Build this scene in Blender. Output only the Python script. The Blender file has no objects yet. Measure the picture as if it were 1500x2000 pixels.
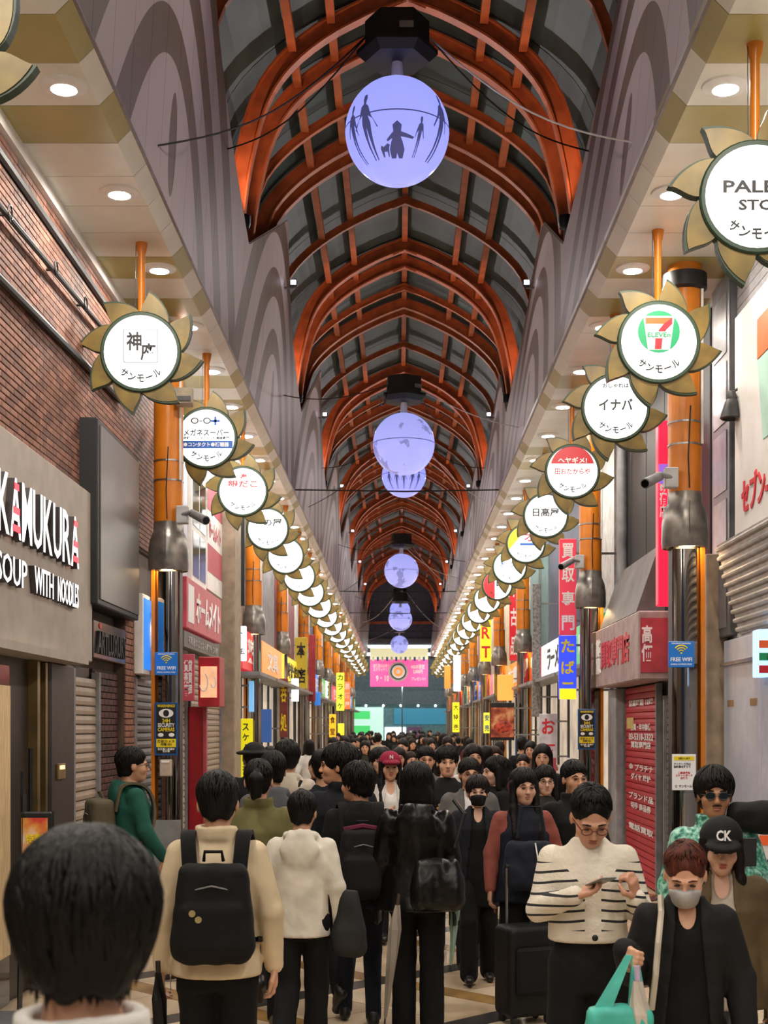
import bpy, bmesh, math, random
import numpy as np
from mathutils import Vector, Matrix
random.seed(7)
SC = bpy.context.scene
COL = SC.collection
PI = math.pi

# ---------------------------------------------------------------- camera, world, exposure
F = 2700.0            # focal length in pixels of the 1500x2000 frame
EYE = 1.9
cam_d = bpy.data.cameras.new('camera')
cam = bpy.data.objects.new('camera', cam_d)
COL.objects.link(cam)
cam.location = (0, 0, EYE)
cam.rotation_euler = (PI / 2, 0, 0)
cam_d.sensor_fit = 'VERTICAL'
cam_d.sensor_height = 36
cam_d.lens = F / 2000 * 36
cam_d.shift_x = (750 - 780) / 2000
cam_d.shift_y = (1420 - 1000) / 2000
cam_d.clip_start = 0.1
cam_d.clip_end = 400
cam_d.dof.use_dof = True
cam_d.dof.focus_distance = 9.0
cam_d.dof.aperture_fstop = 7
SC.camera = cam
w = bpy.data.worlds.new('night')
SC.world = w
w.use_nodes = True
w.node_tree.nodes['Background'].inputs[0].default_value = (0.02, 0.024, 0.035, 1)
w.node_tree.nodes['Background'].inputs[1].default_value = 0.6
SC.view_settings.view_transform = 'Standard'
SC.view_settings.look = 'None'
SC.view_settings.gamma = 1
SC.view_settings.exposure = 1.85
SC.view_settings.use_curve_mapping = False
SC.cycles.max_bounces = 7
SC.cycles.diffuse_bounces = 3
SC.cycles.glossy_bounces = 3
SC.cycles.transmission_bounces = 2
SC.cycles.adaptive_threshold = .03
SC.cycles.sample_clamp_indirect = 4

# ---------------------------------------------------------------- helpers
def lin(h):
    if not isinstance(h, str):
        return (h[0], h[1], h[2], 1)
    h = h.lstrip('#')
    r = []
    for i in (0, 2, 4):
        c = int(h[i:i + 2], 16) / 255
        r.append(c / 12.92 if c <= .04045 else ((c + .055) / 1.055) ** 2.4)
    return (*r, 1)

MATS = {}
ORD = ['first', 'second', 'third', 'fourth', 'fifth', 'sixth', 'seventh', 'eighth', 'ninth', 'tenth', 'eleventh', 'twelfth', 'thirteenth', 'fourteenth', 'fifteenth', 'sixteenth', 'seventeenth', 'eighteenth', 'nineteenth', 'twentieth']
def nth(i):
    if i < 20: return ORD[i]
    t = ['twenty', 'thirty', 'forty', 'fifty'][(i + 1) // 10 - 2]
    return t[:-1] + 'ieth' if (i + 1) % 10 == 0 else t + '-' + ORD[(i + 1) % 10 - 1]
LAMPS = ('downlight_glow', 'bell_glow', 'disc_light', 'strip_cool')
def M(name, col='#888888', rough=.6, metal=0, emis=0, var=.12, vs=6, bump=0, bs=40, stretch=None, col2=None, spec=.5, ecol=None):
    if name in MATS:
        return MATS[name]
    m = bpy.data.materials.new(name)
    m.use_nodes = True
    nt = m.node_tree
    b = nt.nodes['Principled BSDF']
    c = lin(col)
    b.inputs['Base Color'].default_value = c
    b.inputs['Roughness'].default_value = rough
    b.inputs['Metallic'].default_value = metal
    b.inputs['Specular IOR Level'].default_value = spec
    if emis:
        b.inputs['Emission Color'].default_value = lin(ecol) if ecol else c
        b.inputs['Emission Strength'].default_value = emis * (1 if name in LAMPS else .5)
        if name not in LAMPS: m.cycles.emission_sampling = 'NONE'
    if var > 0 or bump > 0:
        tc = nt.nodes.new('ShaderNodeTexCoord')
        mp = nt.nodes.new('ShaderNodeMapping')
        nt.links.new(tc.outputs['Object'], mp.inputs['Vector'])
        if stretch:
            mp.inputs['Scale'].default_value = stretch
    if var > 0:
        n = nt.nodes.new('ShaderNodeTexNoise')
        n.inputs['Scale'].default_value = vs
        n.inputs['Detail'].default_value = 2
        nt.links.new(mp.outputs[0], n.inputs['Vector'])
        r = nt.nodes.new('ShaderNodeValToRGB')
        c2 = lin(col2) if col2 else tuple(x * (1 - 2 * var) for x in c[:3]) + (1,)
        c3 = c if col2 else tuple(min(1, x * (1 + var)) for x in c[:3]) + (1,)
        r.color_ramp.elements[0].color = c2
        r.color_ramp.elements[1].color = c3
        r.color_ramp.elements[0].position = .3
        r.color_ramp.elements[1].position = .65
        nt.links.new(n.outputs['Fac'], r.inputs['Fac'])
        nt.links.new(r.outputs['Color'], b.inputs['Base Color'])
    if bump > 0:
        n2 = nt.nodes.new('ShaderNodeTexNoise')
        n2.inputs['Scale'].default_value = bs
        n2.inputs['Detail'].default_value = 1
        nt.links.new(mp.outputs[0], n2.inputs['Vector'])
        bp = nt.nodes.new('ShaderNodeBump')
        bp.inputs['Strength'].default_value = bump
        bp.inputs['Distance'].default_value = .02
        nt.links.new(n2.outputs['Fac'], bp.inputs['Height'])
        nt.links.new(bp.outputs[0], b.inputs['Normal'])
    MATS[name] = m
    return m

def wloc(o):
    v = Vector((0, 0, 0))
    while o is not None:
        v += o.location
        o = o.parent
    return v

def link(o, parent=None):
    COL.objects.link(o)
    if parent is not None:
        o.parent = parent
    return o

def tag(o, label=None, cat=None, group=None, kind=None):
    if label: o['label'] = label
    if cat: o['category'] = cat
    if group: o['group'] = group
    if kind: o['kind'] = kind
    return o

def thing(name, label, cat, loc=(0, 0, 0), group=None, kind=None, rz=0):
    o = bpy.data.objects.new(name, None)
    o.empty_display_size = .1
    o.location = loc
    o.rotation_euler = (0, 0, rz)
    link(o)
    return tag(o, label, cat, group, kind)

def copy_tree(o, parent=None):
    c = o.copy()
    link(c, parent)
    for ch in list(o.children):
        copy_tree(ch, c)
    return c

class MB:
    """collects geometry for one mesh object"""
    def __init__(s):
        s.v = []; s.f = []
    def add(s, vs, fs):
        k = len(s.v)
        s.v += [tuple(v) for v in vs]
        s.f += [tuple(i + k for i in f) for f in fs]
        return s
    def box(s, x0, x1, y0, y1, z0, z1):
        s.add([(x0,y0,z0),(x1,y0,z0),(x1,y1,z0),(x0,y1,z0),(x0,y0,z1),(x1,y0,z1),(x1,y1,z1),(x0,y1,z1)],
              [(3,2,1,0),(4,5,6,7),(0,1,5,4),(1,2,6,5),(2,3,7,6),(3,0,4,7)])
        return s
    def bbox(s, x0, x1, y0, y1, z0, z1, b=.01):
        """box with bevelled edges along all axes (chamfer)"""
        pts = []
        for sx, xa in ((0, x0), (1, x1)):
            for sy, ya in ((0, y0), (1, y1)):
                for sz, za in ((0, z0), (1, z1)):
                    dx = b if sx == 0 else -b; dy = b if sy == 0 else -b; dz = b if sz == 0 else -b
                    pts += [(xa, ya + dy, za + dz), (xa + dx, ya, za + dz), (xa + dx, ya + dy, za)]
        bm = bmesh.new()
        for p in pts: bm.verts.new(p)
        bmesh.ops.convex_hull(bm, input=bm.verts)
        bm.verts.index_update()
        s.add([v.co[:] for v in bm.verts], [[v.index for v in f.verts] for f in bm.faces])
        bm.free()
        return s
    def cyl(s, a, b, r0, r1=None, n=12, caps=True):
        r1 = r0 if r1 is None else r1
        a = Vector(a); b = Vector(b)
        d = (b - a).normalized()
        u = d.orthogonal().normalized(); w_ = d.cross(u)
        vs = []
        for p, r in ((a, r0), (b, r1)):
            for i in range(n):
                t = 2 * PI * i / n
                vs.append(p + (u * math.cos(t) + w_ * math.sin(t)) * r)
        fs = [(i, (i + 1) % n, n + (i + 1) % n, n + i) for i in range(n)]
        if caps: fs += [tuple(range(n - 1, -1, -1)), tuple(range(n, 2 * n))]
        return s.add(vs, fs)
    def tube(s, pts, r, n=8):
        """round tube along points; r number or list"""
        P = [Vector(p) for p in pts]
        m = len(P)
        vs = []
        ref = None
        for i, p in enumerate(P):
            d = (P[min(i + 1, m - 1)] - P[max(i - 1, 0)]).normalized()
            if ref is None: ref = d.orthogonal().normalized()
            u = (ref - d * ref.dot(d)).normalized(); ref = u
            w_ = d.cross(u)
            ri = r[i] if isinstance(r, (list, tuple)) else r
            vs += [p + (u * math.cos(2 * PI * k / n) + w_ * math.sin(2 * PI * k / n)) * ri for k in range(n)]
        fs = []
        for i in range(m - 1):
            for k in range(n):
                fs.append((i * n + k, i * n + (k + 1) % n, (i + 1) * n + (k + 1) % n, (i + 1) * n + k))
        fs += [tuple(range(n - 1, -1, -1)), tuple(range((m - 1) * n, m * n))]
        return s.add(vs, fs)
    def lathe(s, prof, n=24, c=(0, 0, 0), caps=False):
        """profile [(r,z)] about a vertical axis"""
        vs = []
        for r, z in prof:
            vs += [(c[0] + r * math.cos(2 * PI * k / n), c[1] + r * math.sin(2 * PI * k / n), c[2] + z) for k in range(n)]
        fs = []
        for i in range(len(prof) - 1):
            for k in range(n):
                fs.append((i * n + k, i * n + (k + 1) % n, (i + 1) * n + (k + 1) % n, (i + 1) * n + k))
        if caps:
            fs += [tuple(range(n - 1, -1, -1)), tuple(range((len(prof) - 1) * n, len(prof) * n))]
        return s.add(vs, fs)
    def prism(s, poly, t0, t1, f):
        """2D polygon extruded from t0 to t1; f(a,b,t)->xyz"""
        n = len(poly)
        vs = [f(a, b, t0) for a, b in poly] + [f(a, b, t1) for a, b in poly]
        fs = [(i, (i + 1) % n, n + (i + 1) % n, n + i) for i in range(n)]
        fs += [tuple(range(n - 1, -1, -1)), tuple(range(n, 2 * n))]
        return s.add(vs, fs)
    def sphere(s, c, r, nu=20, nv=12):
        r = (r, r, r) if not isinstance(r, (tuple, list)) else r
        vs = [(c[0], c[1], c[2] - r[2])]
        for j in range(1, nv):
            t = -PI / 2 + PI * j / nv
            for i in range(nu):
                p = 2 * PI * i / nu
                vs.append((c[0] + r[0] * math.cos(t) * math.cos(p), c[1] + r[1] * math.cos(t) * math.sin(p), c[2] + r[2] * math.sin(t)))
        vs.append((c[0], c[1], c[2] + r[2]))
        fs = [(0, 1 + (i + 1) % nu, 1 + i) for i in range(nu)]
        for j in range(nv - 2):
            for i in range(nu):
                a = 1 + j * nu + i; b_ = 1 + j * nu + (i + 1) % nu
                fs.append((a, b_, b_ + nu, a + nu))
        t = len(vs) - 1; k = 1 + (nv - 2) * nu
        fs += [(k + i, k + (i + 1) % nu, t) for i in range(nu)]
        return s.add(vs, fs)
    def mesh(s, name, mat, off=(0, 0, 0), smooth=False, auto=True):
        me = bpy.data.meshes.new(name)
        o = Vector(off)
        me.from_pydata([(v[0] - o.x, v[1] - o.y, v[2] - o.z) for v in s.v], [], s.f)
        bm = bmesh.new(); bm.from_mesh(me)
        bmesh.ops.recalc_face_normals(bm, faces=bm.faces)
        bm.to_mesh(me); bm.free()
        if smooth:
            me.polygons.foreach_set('use_smooth', [True] * len(me.polygons))
            if auto:
                me.set_sharp_from_angle(angle=math.radians(40))
        me.materials.append(M(mat) if isinstance(mat, str) else mat)
        return me
    def build(s, name, mat, parent=None, world=True, smooth=False):
        """coordinates are world coordinates (world=True) or local to the parent"""
        off = wloc(parent) if (parent is not None and world) else (0, 0, 0)
        o = bpy.data.objects.new(name, s.mesh(name, mat, off, smooth))
        return link(o, parent)

def base_obj(mb, name, mat, label=None, cat=None, group=None, kind=None, smooth=False, loc=None):
    """single-mesh thing with its origin at its base"""
    xs = np.array(mb.v)
    if loc is None:
        loc = ((xs[:, 0].min() + xs[:, 0].max()) / 2, (xs[:, 1].min() + xs[:, 1].max()) / 2, xs[:, 2].min())
    o = bpy.data.objects.new(name, mb.mesh(name, mat, loc, smooth))
    o.location = loc
    link(o)
    return tag(o, label, cat, group, kind)

DIRS = {'cam': ((1, 0, 0), (0, 0, 1)), 'left': ((0, 1, 0), (0, 0, 1)), 'right': ((0, -1, 0), (0, 0, 1))}
TXT = {}
def text(body, center, wid, hei, face, mat, name='lettering', parent=None, depth=.003, keep=False, world=True, rot=0, off=.024):
    """flat lettering fitted into wid x hei, facing the street ('left'/'right' wall) or the camera"""
    key = (body, off)
    if key not in TXT:
        cu = bpy.data.curves.new('t', 'FONT')
        cu.body = body
        cu.align_x = 'CENTER'
        cu.resolution_u = 2; cu.offset = off
        to = bpy.data.objects.new('t', cu)
        me = bpy.data.meshes.new_from_object(to)
        bpy.data.objects.remove(to)
        co = np.empty(len(me.vertices) * 3); me.vertices.foreach_get('co', co)
        TXT[key] = (co.reshape(-1, 3)[:, :2].copy(), [tuple(p.vertices) for p in me.polygons])
        bpy.data.meshes.remove(me)
    co, fs = TXT[key]
    if len(co) == 0:
        return None
    mn = co.min(0); mx = co.max(0); d = np.maximum(mx - mn, 1e-6)
    sx = wid / d[0]; sy = hei / d[1]
    if keep: sx = sy = min(sx, sy)
    q = (co - (mn + mx) / 2) * (sx, sy)
    if rot:
        c_, s_ = math.cos(rot), math.sin(rot)
        q = q @ np.array([[c_, s_], [-s_, c_]])
    r = np.array(DIRS[face][0] if isinstance(face, str) else face[0], float); u = np.array(DIRS[face][1] if isinstance(face, str) else face[1], float)
    nrm = np.cross(r, u)
    P = np.array(center) + q[:, :1] * r + q[:, 1:] * u
    mb = MB()
    n = len(P)
    V = np.vstack([P + nrm * depth, P])
    ed = {}
    for f in fs:
        for i in range(len(f)):
            e = (f[i], f[(i + 1) % len(f)])
            k = (min(e), max(e))
            ed[k] = None if k in ed else e
    F_ = list(fs)
    for e in ed.values():
        if e: F_.append((e[1], e[0], e[0] + n, e[1] + n))
    mb.add(V, F_)
    return mb.build(name, mat, parent, world)
# ---------------------------------------------------------------- shared materials
M('soffit_cream', '#dedcd0', .35, var=.05, vs=2)
M('soffit_olive', '#a89c5e', .35, var=.06, vs=2)
M('steel_orange', '#b8683a', .45, var=.15, vs=4)
M('roof_slate', '#344a49', .5, var=.25, vs=1.2, bump=.1, bs=8)
M('pole_orange', '#d07a1c', .3, var=.05)
M('black_metal', '#17181a', .5, var=.1)
M('dark_grey', '#3a3a3c', .5)
M('mid_grey', '#7c7c7e', .5)
M('light_grey', '#b8b8b8', .5)
M('white_paint', '#e4e2de', .45, var=.04)
M('aluminium', '#9a9a9a', .28, .9, var=.1)
M('bell_metal', '#86817b', .32, .6, var=.2, vs=8)
M('mirror_steel', '#9b958f', .07, 1, var=.05, bump=.06, bs=3)
M('print_black', '#17171a', .5, var=0)
M('print_white', '#f2f2f2', .5, var=0)
M('print_red', '#c8202e', .45, var=0)
M('print_yellow', '#f2d81c', .45, var=0)
M('print_blue', '#1f5fb8', .45, var=0)
M('print_green', '#159a63', .45, var=0)
M('disc_light', '#ffffff', .4, emis=.34, var=0, ecol='#f4fbff')
M('downlight_glow', '#ffffff', .4, emis=190, var=0, ecol='#fff5e8')
M('bell_glow', '#ffffff', .4, emis=45, var=0, ecol='#ffdca8')
M('petal_gold', '#756129', .45, .1, var=.2, vs=5)
M('petal_green', '#28402c', .5, var=.1)
M('cable_black', '#101010', .6, var=0)

def mat_fascia(name, xc):
    """mauve cladding with printed nested brown arches, one nest per 8.8 m bay"""
    m = bpy.data.materials.new(name); m.use_nodes = True
    nt = m.node_tree; N = nt.nodes; L = nt.links
    b = N['Principled BSDF']; b.inputs['Roughness'].default_value = .5
    g = N.new('ShaderNodeNewGeometry'); sp = N.new('ShaderNodeSeparateXYZ')
    L.new(g.outputs['Position'], sp.inputs[0])
    def ma(op, a, b_=None, c=None):
        n = N.new('ShaderNodeMath'); n.operation = op
        for i, q in enumerate((a, b_, c)):
            if q is None: continue
            if isinstance(q, (int, float)): n.inputs[i].default_value = q
            else: L.new(q, n.inputs[i])
        return n.outputs[0]
    y = sp.outputs['Y']; z = sp.outputs['Z']
    yy = ma('WRAP', ma('SUBTRACT', y, 11.3), 4.4, -4.4)
    zz = ma('MAXIMUM', ma('SUBTRACT', z, 6.14), .001)
    dis = ma('SQRT', ma('ADD', ma('MULTIPLY', zz, zz), ma('MULTIPLY', ma('MULTIPLY', yy, yy), 1.96)))
    t = ma('DIVIDE', ma('ADD', zz, dis), 1.4)
    # central oval
    ov = ma('ADD', ma('POWER', ma('ABSOLUTE', ma('DIVIDE', yy, .17)), 2), ma('POWER', ma('ABSOLUTE', ma('DIVIDE', ma('SUBTRACT', z, 6.66), .42)), 2))
    isov = ma('LESS_THAN', ov, 1.0)
    fac = ma('DIVIDE', t, 8.0)
    r = N.new('ShaderNodeValToRGB'); cr = r.color_ramp; cr.interpolation = 'CONSTANT'
    MV = lin('#b8abab'); BR = lin('#6e5e52')
    cr.elements[0].color = MV; cr.elements[0].position = 0
    cr.elements[1].color = BR; cr.elements[1].position = 1.6 / 8
    for p, c in ((2.1, MV), (2.75, BR), (3.3, MV), (3.95, BR), (4.6, MV)):
        e = cr.elements.new(p / 8); e.color = c
    L.new(fac, r.inputs['Fac'])
    mx = N.new('ShaderNodeMix'); mx.data_type = 'RGBA'
    L.new(isov, mx.inputs[0]); L.new(r.outputs['Color'], mx.inputs[6]); mx.inputs[7].default_value = BR
    L.new(mx.outputs[2], b.inputs['Base Color'])
    MATS[name] = m
mat_fascia('fascia_print', 0)

# ---------------------------------------------------------------- floor: diamond-laid stone
def stone(name, c, c2, sc):
    return M(name, c, .22, var=.2, vs=sc, col2=c2, stretch=(1, .35, 1), bump=.02, bs=20)
stone('stone_beige', '#d8c4a8', '#b39c7d', 3)
stone('stone_dark', '#4b4642', '#33302e', 5)
stone('stone_ochre', '#a5824f', '#7f6038', 5)
floor = base_obj(MB().box(-3.4, 3.7, -11, 90, -.2, -.012), 'floor', 'stone_beige', 'polished beige stone paving of the shopping arcade', 'floor', kind='structure', loc=(0, 0, -.2))
PIT = 1.45; SW = .22
def uv2xy(u, v): return ((u - v) / math.sqrt(2), (u + v) / math.sqrt(2))
def tile_mesh(nm, du, dv, mat):
    mb = MB()
    g = .004
    q = [(g, g), (du - g, g), (du - g, dv - g), (g, dv - g)]
    mb.prism(q, -.012, 0, lambda a, b, t: (*uv2xy(a, b), t))
    return mb.mesh(nm, mat)
cell = PIT - SW
T = {'b': tile_mesh('tile', cell / 2, cell / 2, 'stone_beige'), 'd': tile_mesh('tile', cell, SW, 'stone_dark'),
     'o': tile_mesh('tile', SW, cell, 'stone_ochre'), 'x': tile_mesh('tile', SW, SW, 'stone_dark')}
U0 = 7.26 - SW / 2; V0 = 7.42 - SW / 2
ntile = 0
for i in range(-4, 8):
    for j in range(-4, 8):
        u = U0 + i * PIT; v = V0 + j * PIT
        for k, du, dv in (('x', 0, 0), ('d', SW, 0), ('o', 0, SW), ('b', SW, SW), ('b', SW + cell / 2, SW), ('b', SW, SW + cell / 2), ('b', SW + cell / 2, SW + cell / 2)):
            x, y = uv2xy(u + du, v + dv)
            if -2.75 < x < 2.95 and 5.5 < y < 18 and ntile < 300:
                o = bpy.data.objects.new('tile', T[k]); o.location = (x, y, .2)
                link(o, floor); ntile += 1

# ---------------------------------------------------------------- soffits, one panel per 0.59 m
PW = .59
SO_L, SO_R = -2.72, 3.05
def soffit(side, xi, xw):
    s = -1 if side == 'left' else 1
    root = thing('ceiling_' + side, 'cream and olive panelled side ceiling on the %s above the shops' % side, 'ceiling', (0, 0, 6.03), kind='structure')
    prof = [(xw, 6.03), (xi + s * .11, 6.03), (xi, 6.14), (xi, 6.20), (xi + s * .14, 6.09), (xw, 6.09)]
    me = {}
    for c in ('soffit_cream', 'soffit_olive'):
        mb = MB().prism(prof, .004, PW - .004, lambda a, b, t: (a, t, b - 6.03))
        me[c] = mb.mesh('ceiling_panel', c)
    for i in range(-34, 124):
        k = (i + 700) % 7
        c = 'soffit_olive' if k in (1, 6) else 'soffit_cream'
        o = bpy.data.objects.new('ceiling_panel', me[c]); o.location = (0, 8.60 + i * PW, 0)
        link(o, root)
    MB().box(min(xi + s * .1, xw), max(xi + s * .1, xw), -11, 82, 6.1, 6.16).build('backing', 'dark_grey', root)
    # wall-side cornice
    MB().box(*sorted((xw - s * .06, xw + s * .02)), -11, 82, 5.93, 6.03).build('cornice', 'white_paint', root)
soffit('left', -1.885, SO_L)
soffit('right', 1.80, SO_R)

# ---------------------------------------------------------------- fascia with spired top edge
PER = 8.8; VAL0 = 16.5 - 2 * PER
def top_z(y):
    t = ((y - VAL0) % PER) / PER          # 0 at a valley, .5 at a peak
    q = 1 - abs(2 * t - 1)                # 0 valley .. 1 peak
    return EYE + 5.76 + (1.9 * q if t < .5 else .95 * q + .95 * q ** 4)
def fascia(side, x0, lean):
    s = -1 if side == 'left' else 1
    root = thing('wall_fascia_' + side, 'mauve cladding with nested brown arch print above the %s soffit' % side, 'wall', (x0, 0, 6.14), kind='structure')
    y = -11.0
    while y < 82:
        y1 = y + PW - .006
        mids = [y]
        for k in range(-4, 20):
            for br in (VAL0 + k * PER, VAL0 + (k + .5) * PER):
                if y + .01 < br < y1 - .01: mids.append(br)
        mids = sorted(mids + [y + PW * .5, y1])
        poly = [(y, 6.14), (y1, 6.14)] + [(m_, top_z(m_)) for m_ in reversed(mids)]
        mb = MB().prism(poly, 0, .04, lambda a, b, t: (x0 + s * (t + lean * (b - 6.14)), a, b))
        mb.build('cladding_panel', 'fascia_print', root)
        y += PW
    # thin metal capping along the top edge
    ys = np.arange(-11, 82, .275)
    MB().tube([(x0 + s * (.02 + lean * (top_z(a) - 6.14)), a, top_z(a)) for a in ys], .012, 5).build('capping', 'light_grey', root)
    MB().box(*sorted((x0 - s * .006, x0 + s * .03)), -11, 82, 6.125, 6.142).build('lower_trim', M('trim_mauve', '#7c7070', .5), root)
fascia('left', -1.885, -.06)
fascia('right', 1.80, .10)

# ---------------------------------------------------------------- pointed steel roof
XC = .1
AP = [(0, 8.85), (.28, 8.75), (.55, 8.63), (1.0, 8.38), (1.42, 8.03), (1.70, 7.6), (1.87, 7.0), (1.97, 6.4), (2.03, 5.6)]
def cr_curve(P, n=4):
    out = []
    P = [np.array(p) for p in P]
    Q = [2 * P[0] - P[1]] + P + [2 * P[-1] - P[-2]]
    for i in range(1, len(Q) - 2):
        for k in range(n):
            t = k / n
            a, b, c, d = Q[i - 1], Q[i], Q[i + 1], Q[i + 2]
            out.append(.5 * ((2 * b) + (-a + c) * t + (2 * a - 5 * b + 4 * c - d) * t * t + (-a + 3 * b - 3 * c + d) * t ** 3))
    out.append(P[-1])
    return np.array(out)
HC = cr_curve(AP, 3)                     # half curve apex -> foot
def offs(c, d):
    t = np.gradient(c, axis=0); t /= np.linalg.norm(t, axis=1)[:, None]
    n = np.stack([-t[:, 1], t[:, 0]], 1)
    o = c + n * d
    o[0, 0] = 0; o[0, 1] = c[0, 1] + d * 1.15
    return o
roof = thing('ceiling_vault', 'pointed steel arch roof with dark slate panels over the arcade', 'ceiling', (XC, 0, EYE + 5.6), kind='structure')
def arch_mesh(depth, wid, fl, spread=0):
    """I-beam bent along the pointed curve"""
    sec = [(0, wid / 2), (fl, wid / 2), (fl, wid * .16), (depth - fl, wid * .16), (depth - fl, wid / 2), (depth, wid / 2)]
    sec = sec + [(d, -y) for d, y in reversed(sec)]
    mb = MB()
    H2 = HC.copy(); H2[:, 0] *= 1 + spread * np.clip((8.85 - H2[:, 1]) / 1.2, 0, 1)
    cs = [offs(H2, d) for d, _ in sec]
    for s in (-1, 1):
        vs = []; ns = len(sec)
        for i in range(len(HC)):
            for k in range(ns):
                vs.append((s * cs[k][i, 0], sec[k][1], cs[k][i, 1] - 5.6))
        fs = []
        for i in range(len(HC) - 1):
            for k in range(ns):
                fs.append((i * ns + k, i * ns + (k + 1) % ns, (i + 1) * ns + (k + 1) % ns, (i + 1) * ns + k))
        fs.append(tuple(range((len(HC) - 1) * ns, len(HC) * ns)))
        mb.add(vs, fs)
    return mb.mesh('arch', 'steel_orange', smooth=False)
A_MAIN = arch_mesh(.22, .16, .025)
A_MID = arch_mesh(.2, .12, .02, .14)
A_THIN = arch_mesh(.12, .08, .015, .14)
pl = MB()
for s in (-1, 1):
    for i in range(2):
        pl.cyl((s * (.07 + .08 * i), -.075, 3.25 - .03 - .036 * i), (s * (.07 + .08 * i), -.045, 3.25 - .03 - .036 * i), .012, n=6)
    pl.prism([(s * .01, 3.24), (s * .22, 3.15), (s * .22, 3.22), (s * .01, 3.31)], -.06, -.04, lambda a, b, t: (a, t, b))
BOLT = pl.mesh('splice_plate', 'steel_orange')
ARCH_Y = []
for k in range(-3, 8):
    b0 = 16.9 + k * PER
    for off, me in ((0, A_MAIN), (.95, A_MAIN), (2.3, A_THIN), (3.5, A_MID), (4.0, A_MID), (6.5, A_THIN)):
        y = b0 + off
        if -11 < y < 81:
            ARCH_Y.append(y)
            o = bpy.data.objects.new('arch', me); o.location = (0, y, 0); link(o, roof)
            if y < 60 and me is not A_MID:
                p = bpy.data.objects.new('splice_plate', BOLT); p.location = (0, 0, 0); link(p, o)
ARCH_Y.sort()
# purlins
HS = HC.copy(); HS[:, 0] *= 1 + .14 * np.clip((8.85 - HS[:, 1]) / 1.2, 0, 1)
SK = offs(HS, .26)
def on_curve(c, x):
    i = int(np.argmin(abs(c[:, 0] - x))); return c[i]
for x, zz in ((0, 0), (.95, 1), (1.42, 1), (-.95, 1), (-1.42, 1)):
    p = on_curve(offs(HC, .17), abs(x)) if x else np.array([0, 8.85 + .2])
    X = XC + (math.copysign(p[0], x) if x else 0)
    for i in range(len(ARCH_Y) - 1):
        if ARCH_Y[i + 1] - ARCH_Y[i] < .6: continue
        wd = .05
        MB().box(X - wd, X + wd, ARCH_Y[i] + .04, ARCH_Y[i + 1] - .04, EYE + p[1] - .05, EYE + p[1] + .05).build('purlin', 'steel_orange', roof)
# slate panels between arches
cuts = [0] + [int(np.argmin(abs(SK[:, 0] - x))) for x in (.95, 1.42, 1.75)] + [len(SK) - 1]
ys = [-11.0] + [y for i, y in enumerate(ARCH_Y) if i == 0 or y - ARCH_Y[i - 1] > .6] + [81.2]
for i in range(len(ys) - 1):
    for s in (-1, 1):
        segs = [(cuts[j], cuts[j + 1]) for j in range(4)] if 4 < ys[i] < 48 else [(0, len(SK) - 1)]
        for a, b in segs:
            mb = MB()
            pts = SK[a:b + 1]
            vs = []
            for y in (ys[i] + .01, ys[i + 1] - .01):
                for d in (0, .03):
                    vs += [(XC + s * (p[0] + d * .3), y, EYE + p[1] + d) for p in pts]
            n = len(pts)
            fs = []
            for k in range(n - 1):
                fs += [(k, k + 1, 2 * n + k + 1, 2 * n + k), (n + k, n + k + 1, 3 * n + k + 1, 3 * n + k)]
                fs += [(k, k + 1, n + k + 1, n + k), (2 * n + k, 2 * n + k + 1, 3 * n + k + 1, 3 * n + k)]
            fs += [(0, n, 3 * n, 2 * n), (n - 1, 2 * n - 1, 4 * n - 1, 3 * n - 1)]
            mb.add(vs, fs)
            mb.build('roof_panel', 'roof_slate', roof)

# uplights that wash the arches in salmon red, one each side of every main arch pair
def uplight(x, y, z, s, lab):
    r = thing('arch_uplight', lab, 'floodlight', (x, y, z), 'red floodlights along the roof springing')
    MB().lathe([(0, -.02), (.07, -.02), (.085, .03), (.085, .12), (.07, .13)], 12).build('lamp_body', 'black_metal', r, False, True)
    MB().lathe([(0, .12), (.068, .122)], 12).build('lens', M('red_lens', '#ff8060', .3, emis=3, var=0), r, False)
    MB().box(-.012, .012, -.012, .012, -.18, .0).build('bracket', 'mid_grey', r, False)
    ld = bpy.data.lights.new('uplight', 'SPOT'); ld.energy = 22; ld.color = (1, .5, .38); ld.spot_size = math.radians(105); ld.spot_blend = .6; ld.shadow_soft_size = .06
    lo = bpy.data.objects.new('uplight_beam', ld); lo.location = (0, 0, .16)
    d = Vector((-x * .75, 1.3, 2.4)); lo.rotation_euler = d.to_track_quat('-Z', 'Y').to_euler()
    link(lo, r)
for k in range(-1, 8):
    y = 16.35 + k * PER
    uplight(-1.84, y, EYE + 5.92, -1, 'small round arch floodlight in the %s cladding dip along the left' % nth(k + 1))
    uplight(1.96, y, EYE + 5.92, 1, 'small round arch floodlight in the %s cladding dip along the right' % nth(k + 1))

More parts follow.
